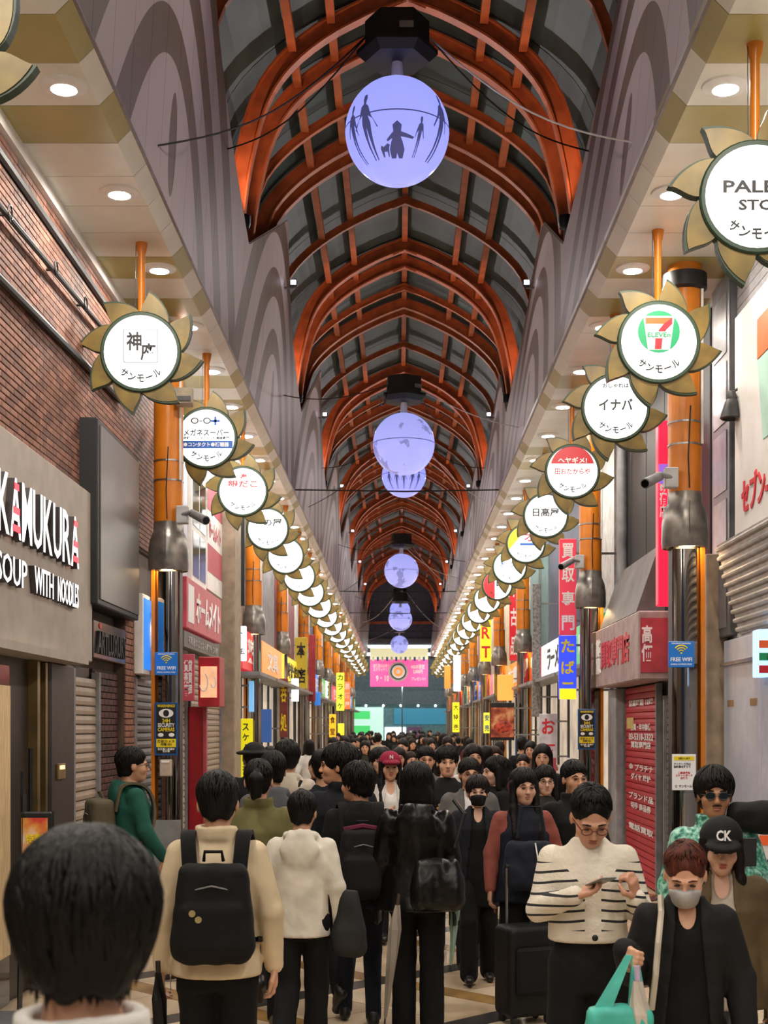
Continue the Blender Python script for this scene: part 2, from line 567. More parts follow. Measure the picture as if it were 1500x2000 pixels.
# ---------------------------------------------------------------- downlights
dl = None
def downlight(x, y, lab):
    global dl
    if dl is None:
        dl = thing('ceiling_downlight', lab, 'ceiling light', (x, y, 6.03), 'round soffit downlights')
        MB().lathe([(.085, -.03), (.15, -.012), (.155, 0), (.085, 0)], 24).build('rim', 'white_paint', dl, False, True)
        MB().add([(.084 * math.cos(2 * PI * q / 14), .084 * math.sin(2 * PI * q / 14), -.03) for q in range(14)], [tuple(range(14))]).build('lens', 'downlight_glow', dl, False)
        return
    c = copy_tree(dl); c.location = (x, y, 6.03); c['label'] = lab
for k in range(-11, 41):
    y = 8.9 + k * 1.77
    far = 'near' if k < 4 else 'receding'
    downlight(-2.16, y, ['round warm white downlight nearest the white corner of the left soffit', 'round downlight in the left cream soffit ahead of the first flower lamp', 'round downlight beside the orange stem of the first left flower lamp'][k] if 0 <= k < 3 else 'round warm white downlight over the left shops, %s %s' % (nth(k if k >= 0 else -1 - k), 'in the row' if k >= 0 else 'back from the frame edge'))
    downlight(2.10, y, ['round warm white downlight beside the largest right flower lamp stem', 'round downlight half hidden behind the largest right flower', 'round downlight beside the orange stem of the second right flower lamp'][k] if 0 <= k < 3 else 'round warm white downlight over the right shops, %s %s' % (nth(k if k >= 0 else -1 - k), 'in the row' if k >= 0 else 'back from the frame edge'))

# ---------------------------------------------------------------- globes on black housings
def mat_globe(name, world):
    m = bpy.data.materials.new(name); m.use_nodes = True
    nt = m.node_tree; N = nt.nodes; L = nt.links; b = N['Principled BSDF']
    b.inputs['Roughness'].default_value = .25; m.cycles.emission_sampling = 'NONE'
    base = lin('#8f95ee'); dark = lin('#7479b4')
    if world:
        tc = N.new('ShaderNodeTexCoord'); n = N.new('ShaderNodeTexNoise'); n.inputs['Scale'].default_value = 2.6; n.inputs['Detail'].default_value = 6
        n.inputs['Roughness'].default_value = .55
        L.new(tc.outputs['Object'], n.inputs['Vector'])
        r = N.new('ShaderNodeValToRGB'); r.color_ramp.interpolation = 'EASE'
        r.color_ramp.elements[0].position = .565; r.color_ramp.elements[0].color = lin('#9a9ee6')
        r.color_ramp.elements[1].position = .585; r.color_ramp.elements[1].color = dark
        L.new(n.outputs['Fac'], r.inputs['Fac'])
        L.new(r.outputs['Color'], b.inputs['Base Color']); L.new(r.outputs['Color'], b.inputs['Emission Color'])
        b.inputs['Emission Strength'].default_value = .30
    else:
        b.inputs['Base Color'].default_value = base; b.inputs['Emission Color'].default_value = base
        b.inputs['Emission Strength'].default_value = .34
    MATS[name] = m
mat_globe('globe_plain', False); mat_globe('globe_world', True)
M('silhouette', '#565a96', .5, emis=.25, var=0)
GR = .485
def on_globe(ax, h):
    """ax azimuth (rad, 0 towards the camera, + to the right), h height"""
    r = math.sqrt(max(GR ** 2 - h * h, 0)) + .003
    return (r * math.sin(ax), -r * math.cos(ax), h)
def decal(par, poly, name='silhouette'):
    """flat 2D outline (metres along the surface, height) wrapped on the globe"""
    bm = bmesh.new()
    vs = [bm.verts.new((a, b, 0)) for a, b in poly]
    f = bm.faces.new(vs)
    f.normal_update()
    bmesh.ops.triangulate(bm, faces=[f])
    bmesh.ops.subdivide_edges(bm, edges=[e for e in bm.edges if e.calc_length() > .06], cuts=2, use_grid_fill=False)
    bmesh.ops.triangulate(bm, faces=bm.faces[:])
    bm.verts.index_update()
    mb = MB().add([on_globe(v.co.x / GR, v.co.y) for v in bm.verts], [[v.index for v in f.verts] for f in bm.faces])
    bm.free()
    return mb.build(name, 'silhouette', par, False)
def person_outline(x, h0, h, lean=0, flip=1, skirt=False):
    P = [(-.05,0),(-.02,0),(-.012,.25),(.0,.45),(.012,.25),(.03,0),(.06,0),(.05,.25),(.06,.5),(.055,.62),(.10,.55),(.13,.42),(.145,.42),(.12,.6),(.07,.78),(.025,.82),(.03,.86),(.045,.92),(.03,.99),(0,1.0),(-.03,.98),(-.035,.9),(-.02,.83),(-.07,.79),(-.11,.62),(-.17,.46),(-.155,.44),(-.09,.58),(-.055,.64),(-.05,.5)]
    if skirt: P = [(a * (1.5 if .2 < b < .6 else 1), b) for a, b in P]
    return [(x + flip * a * h + lean * b * h, h0 + b * h) for a, b in P]
def globe(k, label, world, dx=0):
    y = 12.9 + 8.8 * k
    zc = EYE + (5.55 if k % 2 == 0 else 4.44)
    r = thing('globe_lamp', label, 'lamp', (dx, y, zc), 'lit globes hung along the vault', rz=(.6 * k if world else 0))
    MB().sphere((0, 0, 0), GR, 40, 24).build('globe', 'globe_world' if world else 'globe_plain', r, False, True)
    MB().lathe([(GR + .004, -.006), (GR + .004, .006)], 48).build('seam', 'silhouette', r, False)
    MB().cyl((0, 0, GR - .02), (0, 0, GR + .17), .06, .05, 12).build('neck', 'white_paint', r, False, True)
    hx = MB().lathe([(0, GR + .16), (.3, GR + .17), (.38, GR + .24), (.38, GR + .28), (0, GR + .28)], 6)
    hx.build('housing_plate', 'black_metal', r, False)
    hb = MB().lathe([(0, GR + .28), (.3, GR + .28), (.3, GR + .55), (0, GR + .55)], 6).build('housing', 'black_metal', r, False)
    MB().box(.02, .15, -.275, -.262, GR + .36, GR + .42).build('socket_panel', 'mid_grey', hb, False)
    if True:
        for s in (-1, 1):
            for q, (dy, up) in enumerate(((-2.2, -1.3), (1.5, .5))):
                xe = s * 1.87 - dx + (.1 if s > 0 else 0); ze = EYE + (4.5 if dy < 0 else 6.0) - zc
                if k % 2 and dy > 0: ze = EYE + 5.4 - zc
                pts = []
                for i in range(13):
                    t = i / 12
                    pts.append((s * .3 + (xe - s * .3) * t, dy * t, GR + .4 + (ze - GR - .4) * t - .22 * math.sin(PI * t)))
                MB().tube(pts, .008, 5).build('cable', 'cable_black' if q or s < 0 else 'white_paint', r, False)
    if not world:
        if k == 0:
            decal(r, person_outline(-.50, -.37, .5, .05)); decal(r, person_outline(-.29, -.37, .56, -.06, 1, True))
            decal(r, person_outline(.22, -.36, .32, .05, -1)); decal(r, person_outline(.46, -.36, .6, .04, 1))
            for P_, sx_ in (([(-.06,-.15),(-.01,-.15),(0,-.12),(.02,-.15),(.06,-.15),(.07,-.1),(.03,-.02),(.13,-.03),(.14,-.015),(.03,.015),(.035,.06),(0,.09),(-.035,.06),(-.03,.015),(-.09,-.04),(-.08,-.05),(-.04,-.03),(-.07,-.1)], .0),
                            ([(-.16,-.14),(-.145,-.14),(-.14,-.11),(-.11,-.11),(-.105,-.14),(-.095,-.14),(-.09,-.09),(-.08,-.07),(-.1,-.06),(-.14,-.08),(-.16,-.07),(-.17,-.09)], .02)):
                decal(r, [(a * 1.25 + sx_, b * 1.15 - .2) for a, b in P_])
        else:
            for i in range(-2, 3): decal(r, person_outline(i * .18, -.35, .4, .05 * (i % 2), 1 if i % 2 else -1))
    return r
gl = ['largest lavender globe lamp with family silhouettes holding hands', 'lavender world map globe lamp hanging low behind the largest globe', 'globe lamp with walking figures half hidden behind the second globe',
      'fourth globe lamp with pale continents near the vault middle', 'globe lamp peeking over the fourth globe', 'small world globe lamp above the far end banner', 'globe lamp just peeking above the small far globe', 'smallest farthest globe lamp right over the pink banner']
for k in range(8):
    globe(k, gl[k], k % 2 == 1, dx=[-.02, .07, .1, .06, .05, .04, .03, .0][k])
# ---------------------------------------------------------------- flower lamps
def petal_outline(th, rs=1.0, inset=0):
    """one pinwheel petal; th tip angle"""
    def pol(a, r): return (r * math.cos(a), r * math.sin(a))
    d = math.radians
    a0 = pol(th + d(8 - inset * 40), .315); tip = pol(th + d(1.5), .535 - inset * 1.3); a1 = pol(th - d(38 - inset * 40), .315)
    c0 = pol(th + d(11 - inset * 30), .40); c1 = pol(th + d(3), .44); c2 = pol(th - d(10), .50 - inset); c3 = pol(th - d(30 - inset * 30), .43 - inset * .8)
    def bez(p, q, r_, s_, n):
        return [tuple((1 - t) ** 3 * p[i] + 3 * t * (1 - t) ** 2 * q[i] + 3 * t * t * (1 - t) * r_[i] + t ** 3 * s_[i] for i in (0, 1)) for t in np.linspace(0, 1, n)]
    return bez(a0, c0, c1, tip, 8) + bez(tip, c2, c3, a1, 9)[1:] + [pol(th - d(15), .30)]
def make_flower():
    r = thing('flower_lamp', '', 'sign lamp', (0, 0, 0), 'gold flower sign lamps')
    for i in range(8):
        th = math.radians(81 - 45 * i)
        p = MB().prism(petal_outline(th), -.03, .035, lambda a, b, t: (a, t, b)).build('petal', 'petal_green', r, False)
        MB().prism(petal_outline(th, 1, .016), -.036, -.029, lambda a, b, t: (a, t, b)).build('petal_face', 'petal_gold', p, False)
    n = 40
    mb = MB()
    prof = [(.312, -.055), (.335, -.055), (.345, -.045), (.345, .05), (.312, .05)]
    for rr in range(1):
        vs = []
        for (q, y) in prof:
            vs += [(q * math.cos(2 * PI * k / n), y, q * math.sin(2 * PI * k / n)) for k in range(n)]
        fs = []
        for i in range(len(prof)):
            j = (i + 1) % len(prof)
            for k in range(n): fs.append((i * n + k, i * n + (k + 1) % n, j * n + (k + 1) % n, j * n + k))
        mb.add(vs, fs)
    mb.build('rim', 'petal_green', r, False, True)
    MB().cyl((0, -.048, 0), (0, .045, 0), .315, n=32).build('sign_face', 'disc_light', r, False)
    MB().lathe([(.03, .3), (.03, .84), (.04, .87), (.052, .94), (.03, .94)], 14).build('stem', 'pole_orange', r, False, True)
    MB().tube([(-.045, -.01, .94), (-.05, -.02, .7), (-.048, -.03, .36)], .003, 4).build('lamp_cord', 'cable_black', r, False)
    for i, ch in enumerate('サンモール'):
        a = math.radians(-128 + 19 * i)
        text(ch, (.225 * math.cos(a), -.0485, .225 * math.sin(a)), .06, .066 if ch != 'ー' else .012, 'cam', 'print_black', 'lettering', r, .003, False, False, a + PI / 2)
    return r
FL = make_flower()
FLN = 0
def flower(x, y, label):
    global FLN
    o = FL if FLN == 0 else copy_tree(FL)
    FLN += 1
    o.location = (x, y, EYE + 3.19); o['label'] = label
    return o
def ft(f, s, dx, dz, w_, h, m='print_black', rot=0):
    text(s, (dx, -.0485, dz), w_, h, 'cam', m, 'lettering', f, .003, False, False, rot)
def fr(f, x0, x1, z0, z1, m, nm='print_panel', y=0):
    MB().box(x0, x1, -.0500 - y, -.0478 - y, z0, z1).build(nm, m, f, False)
def fdisc(f, dx, dz, r0, m, y=0, nm='print_panel', a0=0, a1=2 * PI):
    n = 28
    pts = [(dx + r0 * math.cos(a0 + (a1 - a0) * i / n), dz + r0 * math.sin(a0 + (a1 - a0) * i / n)) for i in range(n + 1)]
    if a1 - a0 > 6.2: pts = pts[:-1]
    MB().prism(pts, -.0500 - y, -.0478 - y, lambda a, b, t: (a, t, b)).build(nm, m, f, False)

flower(-2.24, 6.55, 'gold flower sign lamp cut off at the upper edge over the left shops')
f = flower(-2.2, 11.8, 'gold flower sign lamp with a boxed brush calligraphy logo beside brick wall')
for a in ((-.145, -.139, -.09, .19), (.139, .145, -.09, .19), (-.145, .145, -.09, -.085), (-.145, .145, .185, .19)):
    fr(f, a[0], a[1], a[2], a[3], 'print_black', 'logo_frame')
ft(f, '神', -.055, .09, .13, .16); ft(f, '座', .065, .0, .13, .15)
f = flower(-2.13, 15.3, 'gold flower sign lamp with spectacles drawing and blue strip')
ft(f, 'メガネスーパー', 0, .06, .5, .075); fr(f, -.29, .29, -.115, -.03, 'print_blue'); ft(f, '●コンタクト●補聴器', 0, -.072, .5, .05, 'print_white')
fr(f, .05, .15, .175, .2, 'print_blue'); fr(f, .0875, .1125, .14, .235, 'print_blue')
ft(f, '○‐○', -.06, .19, .22, .07)
ft(f, '眼鏡・コンタクト・補聴器専門', 0, .0, .5, .03)
f = flower(-2.12, 18.75, 'gold flower sign lamp with red lettering, third along the left row')
ft(f, '銀だこ', 0, .1, .4, .1, 'print_red'); ft(f, '♨', .02, .2, .1, .08, 'print_red')
f = flower(-2.12, 22.3, 'gold flower sign lamp with a dark kanji logo, fourth along the left row')
ft(f, 'の屋', .08, .1, .3, .12)
for k in range(15):
    flower(-2.12, 25.8 + 3.5 * k, 'gold flower sign lamp, %s along the left string over the shops' % nth(k + 5))
f = flower(2.15, 8.36, 'largest gold flower sign lamp with grey capitals, cut by the right frame edge')
ft(f, 'PALEMO', .07, .06, .62 * .88, .075); ft(f, 'STORE', .06, -.05, .34, .065)
f = flower(2.15, 11.5, 'gold flower sign lamp with green, red and orange numeral logo')
fdisc(f, 0, .085, .175, 'print_green')
MB().prism([(-.13, .215), (.13, .215), (.09, -.065), (-.09, -.065)], -.0505, -.0500, lambda a, b, t: (a, t, b)).build('print_panel', 'print_white', f, False)
MB().prism([(-.11, .2), (.11, .2), (.11, .15), (-.11, .15)], -.052, -.0505, lambda a, b, t: (a, t, b)).build('numeral', M('print_orange', '#f0672a', .4, var=0), f, False)
MB().prism([(.11, .2), (.11, .15), (.06, .1), (.03, .03), (.02, -.06), (-.035, -.06), (-.03, .03), (.0, .1), (.04, .15)], -.0522, -.0506, lambda a, b, t: (a, t, b)).build('numeral', 'print_red', f, False)
fr(f, -.105, .105, .03, .085, 'print_white', y=.0025); text('ELEVEn', (0, -.0528, .058), .19, .04, 'cam', 'print_green', 'lettering', f, .002, False, False)
f = flower(2.16, 13.85, 'gold flower sign lamp with struck-through katakana name, half behind the numeral lamp')
ft(f, 'おしゃれは', -.0, .22, .26, .05); ft(f, 'イナバ', .0, .03, .34, .12)
f = flower(2.16, 17.3, 'gold flower sign lamp with red half disc above red kana')
fdisc(f, 0, .04, .275, 'print_red', a0=math.radians(12), a1=math.radians(168))
text('ヘヤギメ!', (0, -.052, .14), .36, .075, 'cam', 'print_white', 'lettering', f, .002, False, False)
ft(f, '田おたからや', .0, .0, .44, .08, 'print_red')
f = flower(2.21, 20.9, 'gold flower sign lamp with three large dark kanji')
ft(f, '日高屋', 0, .05, .4, .13)
f = flower(2.2, 24.1, 'gold flower sign lamp with yellow quarter and red star logo')
fdisc(f, 0, 0, .31, 'print_yellow', a0=math.radians(80), a1=math.radians(200)); ft(f, 'オ', .06, .12, .18, .16, 'print_red'); fr(f, -.1, .25, -.03, .01, 'print_blue')
f = flower(2.2, 27.6, 'gold flower sign lamp with blue lettering just past the yellow one')
ft(f, 'オリジン', 0, .05, .4, .12, 'print_blue')
f = flower(2.2, 31.1, 'gold flower sign lamp with half red face in the far right string')
fdisc(f, 0, 0, .31, 'print_red', a0=math.radians(100), a1=math.radians(260)); ft(f, '田', .08, .05, .2, .16)
for k in range(13):
    flower(2.2, 34.6 + 3.5 * k, 'gold flower sign lamp, %s along the right string over the shops' % nth(k + 8))

# ---------------------------------------------------------------- pillars with bell lamps
def make_pillar():
    r = thing('pillar', '', 'pillar', (0, 0, 0), 'orange arcade pillars')
    MB().lathe([(.15, 3.95), (.15, 5.82), (.19, 5.84), (.19, 5.92), (.15, 5.94), (.15, 6.03)], 24).build('shaft', 'pole_orange', r, False, True)
    MB().lathe([(.153, 5.80), (.196, 5.82), (.196, 5.95), (.155, 5.96)], 24).build('collar', 'black_metal', r, False, True)
    for z in (4.42, 4.62): MB().lathe([(.152, z - .008), (.156, z - .008), (.156, z + .008), (.152, z + .008)], 20).build('strap', 'aluminium', r, False)
    MB().tube([(.02, -.155, 4.75), (.0, -.158, 4.3), (.01, -.16, 4.02)], .006, 5).build('power_cord', 'cable_black', r, False)
    MB().cyl((.135, -.1, 4.42), (.135, -.1, 5.8), .013, n=8).build('conduit', 'white_paint', r, False, True)
    b = MB().lathe([(.15, 4.0), (.155, 3.9), (.165, 3.885), (.19, 3.82), (.205, 3.72), (.208, 3.55), (.2, 3.5), (.192, 3.5), (.195, 3.6), (.19, 3.75), (.15, 3.86)], 28).build('lamp_shade', 'bell_metal', r, False, True)
    MB().cyl((0, -.2, 3.51), (0, -.215, 3.9), .004, n=4).build('seam', 'dark_grey', b, False)
    MB().lathe([(.0, 3.515), (.1, 3.515)], 18, c=(0, -.07, 0)).build('lamp_lens', 'bell_glow', r, False)
    n = 14
    # convex mirror cladding
    vs = []; fs = []
    for z in (.95, 2.0, 2.75, 3.52):
        for i in range(n + 1):
            a = PI + PI * i / n
            vs.append((.125 * math.cos(a), .06 * math.sin(a) - .04, z))
    for j in range(3):
        for i in range(n): fs.append((j * (n + 1) + i, j * (n + 1) + i + 1, (j + 1) * (n + 1) + i + 1, (j + 1) * (n + 1) + i))
    MB().add(vs, fs).build('mirror_cladding', 'mirror_steel', r, False, True)
    MB().box(-.122, .122, -.05, .14, .0, 3.52).build('core', 'dark_grey', r, False)
    MB().box(-.13, .13, -.12, .0, .0, .95).build('base_box', 'mid_grey', r, False)
    return r
PLR = make_pillar(); PN = 0; STRIPS = []
def pillar(x, y, side, label):
    global PN
    o = PLR if PN == 0 else copy_tree(PLR)
    PN += 1
    o.location = (x, y, 0); o['label'] = label
    STRIPS.append((o, 1 if side == 'right' else -1))
    return o
pillar(2.56, 12.4, 'right', 'tall orange pillar with bell lamp and wifi sign by the convenience store')
pillar(2.57, 18.6, 'right', 'orange pillar with bell lamp and security sign behind the red shutter shop')
pillar(2.66, 29.7, 'right', 'orange pillar with bell lamp next to the noodle poster')
pillar(-2.37, 14.2, 'left', 'tall orange pillar with bell lamp by the brick wall')
pillar(-2.52, 23.9, 'left', 'orange pillar with bell lamp above the yellow vertical banner')
pillar(-2.60, 30.5, 'left', 'third orange pillar with bell lamp along the left shops')
for k in range(7):
    pillar(-2.55, 37 + 6.2 * k, 'left', 'orange pillar, %s in the receding row on the left' % nth(k + 3))
    pillar(2.6, 36 + 6.2 * k, 'right', 'orange pillar, %s in the receding row on the right' % nth(k + 3))
for o, s in STRIPS:
    MB().box(*sorted((s * .127, s * .163)), -.09, -.03, .0, 3.5).build('edge_strip', 'pole_orange', o, False)
# ---------------------------------------------------------------- shop fronts
def D(px, X): return F * X / (px - 780)          # depth on a side plane x = X
def ZP(py, d): return EYE + (1420 - py) * d / F  # height of an image row at depth d
LX, RX = -2.75, 3.05
wl = base_obj(MB().box(LX - .3, LX, -11, 82, 0, 6.2), 'wall_left', M('wall_dull', '#6d6259', .8, var=.1, vs=2), 'dull brown shop wall carrying the left shop fronts', 'wall', kind='structure', loc=(LX, 40, 0))
wr = base_obj(MB().box(RX, RX + .3, -11, 82, 0, 6.2), 'wall_right', M('wall_grey', '#77777c', .8, var=.1, vs=2), 'grey shop wall carrying the right shop fronts', 'wall', kind='structure', loc=(RX, 40, 0))

def brickwork(par, x, d0, d1, z0, z1, mat_ids, ph=.05, pl_=.2, nobj=300, out=.016, thick=.02):
    """bricks on a left-hand plane; nearest are objects, the rest one stuff mesh"""
    g = .004
    me = [MB().bbox(0, out, g, pl_ - g, g, ph - g, .003).mesh('brick', m) for m in mat_ids]
    allb = []
    j = 0; z = z0
    while z < z1 - .01:
        y = d0 - (pl_ / 2 if j % 2 else 0)
        while y < d1:
            allb.append((y, z)); y += pl_
        z += ph; j += 1
    allb.sort()
    off = wloc(par)
    rest = [MB() for _ in mat_ids]
    for i, (y, z) in enumerate(allb):
        k = random.randrange(len(mat_ids))
        y_ = max(y, d0)
        if i < nobj:
            o = bpy.data.objects.new('brick', me[k]); o.location = (x - off.x, y_ - off.y, z - off.z); link(o, par)
        else:
            rest[k].box(x, x + out, y_ + g, min(y + pl_, d1) - g, z + g, z + ph - g)
    for k, mb in enumerate(rest):
        if mb.v: tag(mb.build('brick_courses', mat_ids[k], par), kind='stuff')
for i, c in enumerate(('#7c5342', '#8a5e4c', '#694539')): M('brick%d' % i, c, .7, var=.15, vs=9, bump=.2, bs=60)
for i, c in enumerate(('#4a2a28', '#412423', '#55302c')): M('brick_dark%d' % i, c, .6, var=.15, vs=9)
bw = base_obj(MB().box(LX, LX + .03, 6, 15.7, 3.75, 5.95), 'wall_brick', M('mortar', '#57463d', .9), 'red brown brick wall above the illuminated shop name', 'wall', kind='structure', loc=(LX, 11, 3.75))
brickwork(bw, LX + .03, 9.0, 15.7, 3.78, 5.93, ['brick0', 'brick1', 'brick2'])
# rails and pipes on the brick wall
r = thing('awning_rail', 'dark iron rail with ring hooks running along the brick wall', 'rail', (LX + .1, 9, EYE + 3.41))
MB().tube([(LX + .1, 7, EYE + 3.38), (LX + .1, 13.5, EYE + 3.6)], .022, 8).build('rail', 'black_metal', r, smooth=True)
for y in (9.35, 10.6, 11.6, 12.6):
    z = EYE + 3.38 + (y - 7) * .034
    q = [(LX + .12, y + .05 * math.cos(t), z + .06 * math.sin(t) + .01) for t in np.linspace(-.5, 4.6, 12)]
    MB().tube(q, .007, 5).build('ring_hook', 'black_metal', r)
    MB().tube([(LX, y - .02, z), (LX + .1, y, z)], .01, 5).build('wall_arm', 'black_metal', r)
base_obj(MB().tube([(LX + .08, 7, EYE + 2.92), (LX + .08, 13.3, EYE + 3.13)], .03, 8), 'wall_pipe', 'black_metal', 'black pipe running along the brick wall below the hooked rail', 'pipe', smooth=True)
base_obj(MB().tube([(LX + .06, 7, EYE + 3.86), (LX + .06, 15, EYE + 3.86)], .035, 8), 'cable_duct', 'dark_grey', 'dark grey cable duct along the top of the brick wall', 'pipe', smooth=True)

# illuminated shop name board
sg = thing('shop_sign', 'large beige sign board with glowing red and white capital letters', 'sign', (LX + .1, 9.4, EYE + .53))
MB().bbox(LX - .0, LX + .14, 6.5, 11.75, EYE + .55, EYE + 1.98, .01).build('board', M('sign_beige', '#a89e92', .6, var=.05), sg)
M('letter_glow', '#ffffff', .4, emis=.5, var=0, ecol='#f4f8ff'); M('letter_red', '#e0203a', .4, emis=.8, var=0); M('letter_side', '#3c3638', .5, var=0)
names = 'KAMUKURA'
y0, y1 = 8.80, 11.05
for i, ch in enumerate(names):
    yc = y0 + (y1 - y0) * (i + .5) / 8
    t = text(ch, (LX + .14, yc, EYE + 1.46), .245, .40, 'left', 'letter_side', 'letter', sg, .05, off=.004)
    text(ch, (LX + .19, yc, EYE + 1.46), .245, .40, 'left', 'letter_glow', 'letter_face', t, .004, off=.004)
    if ch == 'A':
        for zz in (1.3, 1.42, 1.58): MB().box(LX + .195, LX + .2, yc - .085 + (zz - 1.3) * .12, yc + .085 - (zz - 1.3) * .12, EYE + zz, EYE + zz + .045).build('red_bar', 'letter_red', t)
for i, wd in enumerate(('SOUP', 'WITH', 'NOODLES')):
    a, b = ((8.80, 9.52), (9.72, 10.25), (10.38, 11.05))[i]
    text(wd, (LX + .185, (a + b) / 2, EYE + 1.04), b - a, .19, 'left', 'letter_glow', 'lettering', sg, .003, off=.004)
    text(wd, (LX + .14, (a + b) / 2, EYE + 1.04), b - a, .19, 'left', 'letter_side', 'letter_returns', sg, .045, off=.004)
MB().box(LX, LX + .3, 6.5, 10.9, EYE + .49, EYE + .55).build('light_trough', 'sign_beige', sg)

# noodle shop entrance under the board
en = thing('shop_entrance', 'dark brown shop entrance with lit wooden panel and tall door handle', 'entrance', (LX, 9.5, 0))
MB().box(LX, LX + .05, 7, 11.9, 0, EYE + .5).build('surround', M('entrance_dark', '#2f2826', .45, var=.1), en)
dr = MB().box(LX + .05, LX + .07, 7, 9.5, 0, EYE + .42).build('door', M('door_glass', '#1c1a1a', .1), en)
MB().box(LX + .07, LX + .1, 9.05, 9.42, .35, EYE + .28).build('wood_panel', M('wood_lit', '#b89a70', .5, var=.15, stretch=(8, 8, 1), emis=.2), dr)
MB().tube([(LX + .14, 9.78, .9), (LX + .14, 9.78, 1.75)], .015, 8).build('handle', 'black_metal', dr)
MB().box(LX + .05, LX + .12, 10.05, 10.12, 0, EYE + .48).build('brass_jamb', M('brass', '#8e7b52', .35, .7), en)
MB().box(LX + .05, LX + .12, 10.28, 10.34, 0, EYE + .48).build('brass_jamb', 'brass', en)
MB().bbox(LX + .05, LX + .13, 10.4, 11.15, 0, EYE + .5, .02).build('jamb_column', M('jamb_brown', '#3a322e', .5), en)
kp = MB().bbox(LX + .13, LX + .15, 10.55, 10.78, EYE - .4, EYE - .28, .004).build('keypad', M('brass_plate', '#b59a6a', .3, .8), en)
MB().box(LX + .15, LX + .155, 10.6, 10.73, EYE - .325, EYE - .295).build('keypad_screen', M('amber_glow', '#ffce8a', .4, emis=1.2, var=0), kp)

ms = thing('menu_stand', 'black framed menu stand with red and yellow poster by the entrance', 'sign stand', (-2.46, 9.3, 0))
MB().add([(-2.55, 9.25, 0), (-2.55, 9.35, 0), (-2.52, 9.35, 1.45), (-2.52, 9.25, 1.45)], [(0, 1, 2, 3)]).cyl((-2.56, 9.3, 0), (-2.54, 9.3, 1.6), .012).cyl((-2.34, 9.36, 0), (-2.35, 9.36, 1.33), .012).build('frame', 'black_metal', ms)
def mat_poster(name, c1, c2, c3, sc=6):
    m = bpy.data.materials.new(name); m.use_nodes = True
    nt = m.node_tree; N = nt.nodes; b = N['Principled BSDF']; b.inputs['Roughness'].default_value = .4
    tc = N.new('ShaderNodeTexCoord'); n = N.new('ShaderNodeTexNoise'); n.inputs['Scale'].default_value = sc; n.inputs['Detail'].default_value = 3
    nt.links.new(tc.outputs['Object'], n.inputs['Vector'])
    r_ = N.new('ShaderNodeValToRGB'); r_.color_ramp.elements[0].color = lin(c1); r_.color_ramp.elements[0].position = .38
    r_.color_ramp.elements[1].color = lin(c3); r_.color_ramp.elements[1].position = .62
    e = r_.color_ramp.elements.new(.5); e.color = lin(c2)
    nt.links.new(n.outputs['Fac'], r_.inputs['Fac']); nt.links.new(r_.outputs[0], b.inputs['Base Color'])
    MATS[name] = m; return m
mat_poster('poster_red', '#d8453a', '#e8a04a', '#f0d8c8', 5)
MB().bbox(-2.55, -2.34, 9.28, 9.33, .35, 1.33, .01).build('board', 'black_metal', ms)
po = MB().box(-2.535, -2.36, 9.272, 9.28, .4, 1.29).build('poster', 'poster_red', ms)
text('特製', (-2.447, 9.27, 1.15), .12, .07, 'cam', 'print_yellow', 'lettering', po)
MB().prism([(-2.447 + .045 * math.cos(t), .88 + .13 * math.sin(t)) for t in np.linspace(0, 2 * PI, 20)[:-1]], 9.268, 9.272, lambda a, b, t: (a, t, b)).build('emblem', 'print_black', po)
text('神\n座', (-2.447, 9.267, .88), .05, .18, 'cam', 'print_white', 'lettering', po)
mt = base_obj(MB().box(-2.74, -2.1, 7.6, 9.2, 0, .012), 'door_mat', M('mat_grey', '#5c5c5e', .9, var=.2, vs=30, stretch=(1, 12, 1)), 'grey ribbed door mat in front of the noodle shop', 'mat')

def shutter(name, label, x, s, d0, d1, z0, z1, mat, pitch=.08, par=None):
    r = thing(name, label, 'shutter', (x, (d0 + d1) / 2, z0))
    n = int((z1 - z0) / pitch)
    prof = [(0, 0), (s * .018, .01), (s * .02, pitch * .5), (s * .012, pitch - .006), (0, pitch - .002), (-s * .01, pitch - .002), (-s * .01, 0)]
    me = MB().prism(prof, d0, d1, lambda a, b, t: (a, t - (d0 + d1) / 2, b)).mesh('slat', mat)
    for i in range(n):
        o = bpy.data.objects.new('slat', me); o.location = (0, 0, i * pitch); link(o, r)
    for y in (d0, d1):
        MB().box(*sorted((x - s * .02, x + s * .05)), y - .03, y + .03, z0, z1).build('guide_rail', 'mid_grey', r)
    return r
M('shutter_tan', '#a08f7e', .5, var=.06); M('shutter_brown', '#5a4a40', .5, var=.06); M('shutter_red', '#b52636', .5, var=.1)
shutter('roll_shutter', 'tan roll shutter beside the noodle shop entrance', LX + .06, 1, 11.25, 12.2, 0, EYE + .48, 'shutter_tan')
db = base_obj(MB().box(LX, LX + .03, 12.25, 13.28, 0, EYE + .52), 'wall_dark_brick', M('mortar_dark', '#2c1c1b', .9), 'dark maroon brick wall between the tan shutter and the pilaster', 'wall', kind='structure', loc=(LX, 13, 0))
brickwork(db, LX + .03, 12.27, 13.26, 0.9, EYE + .5, ['brick_dark0', 'brick_dark1', 'brick_dark2'], .06, .2)
pb = base_obj(MB().box(LX, LX + .1, 13.3, 13.72, 0, EYE + 1.3), 'wall_brick_pilaster', 'mortar', 'narrow orange brick pilaster beside the blue sign', 'wall', kind='structure', loc=(LX, 14.1, 0))
brickwork(pb, LX + .1, 13.3, 13.72, 0.9, EYE + 1.28, ['brick1', 'brick0', 'brick1'], .06, .15)

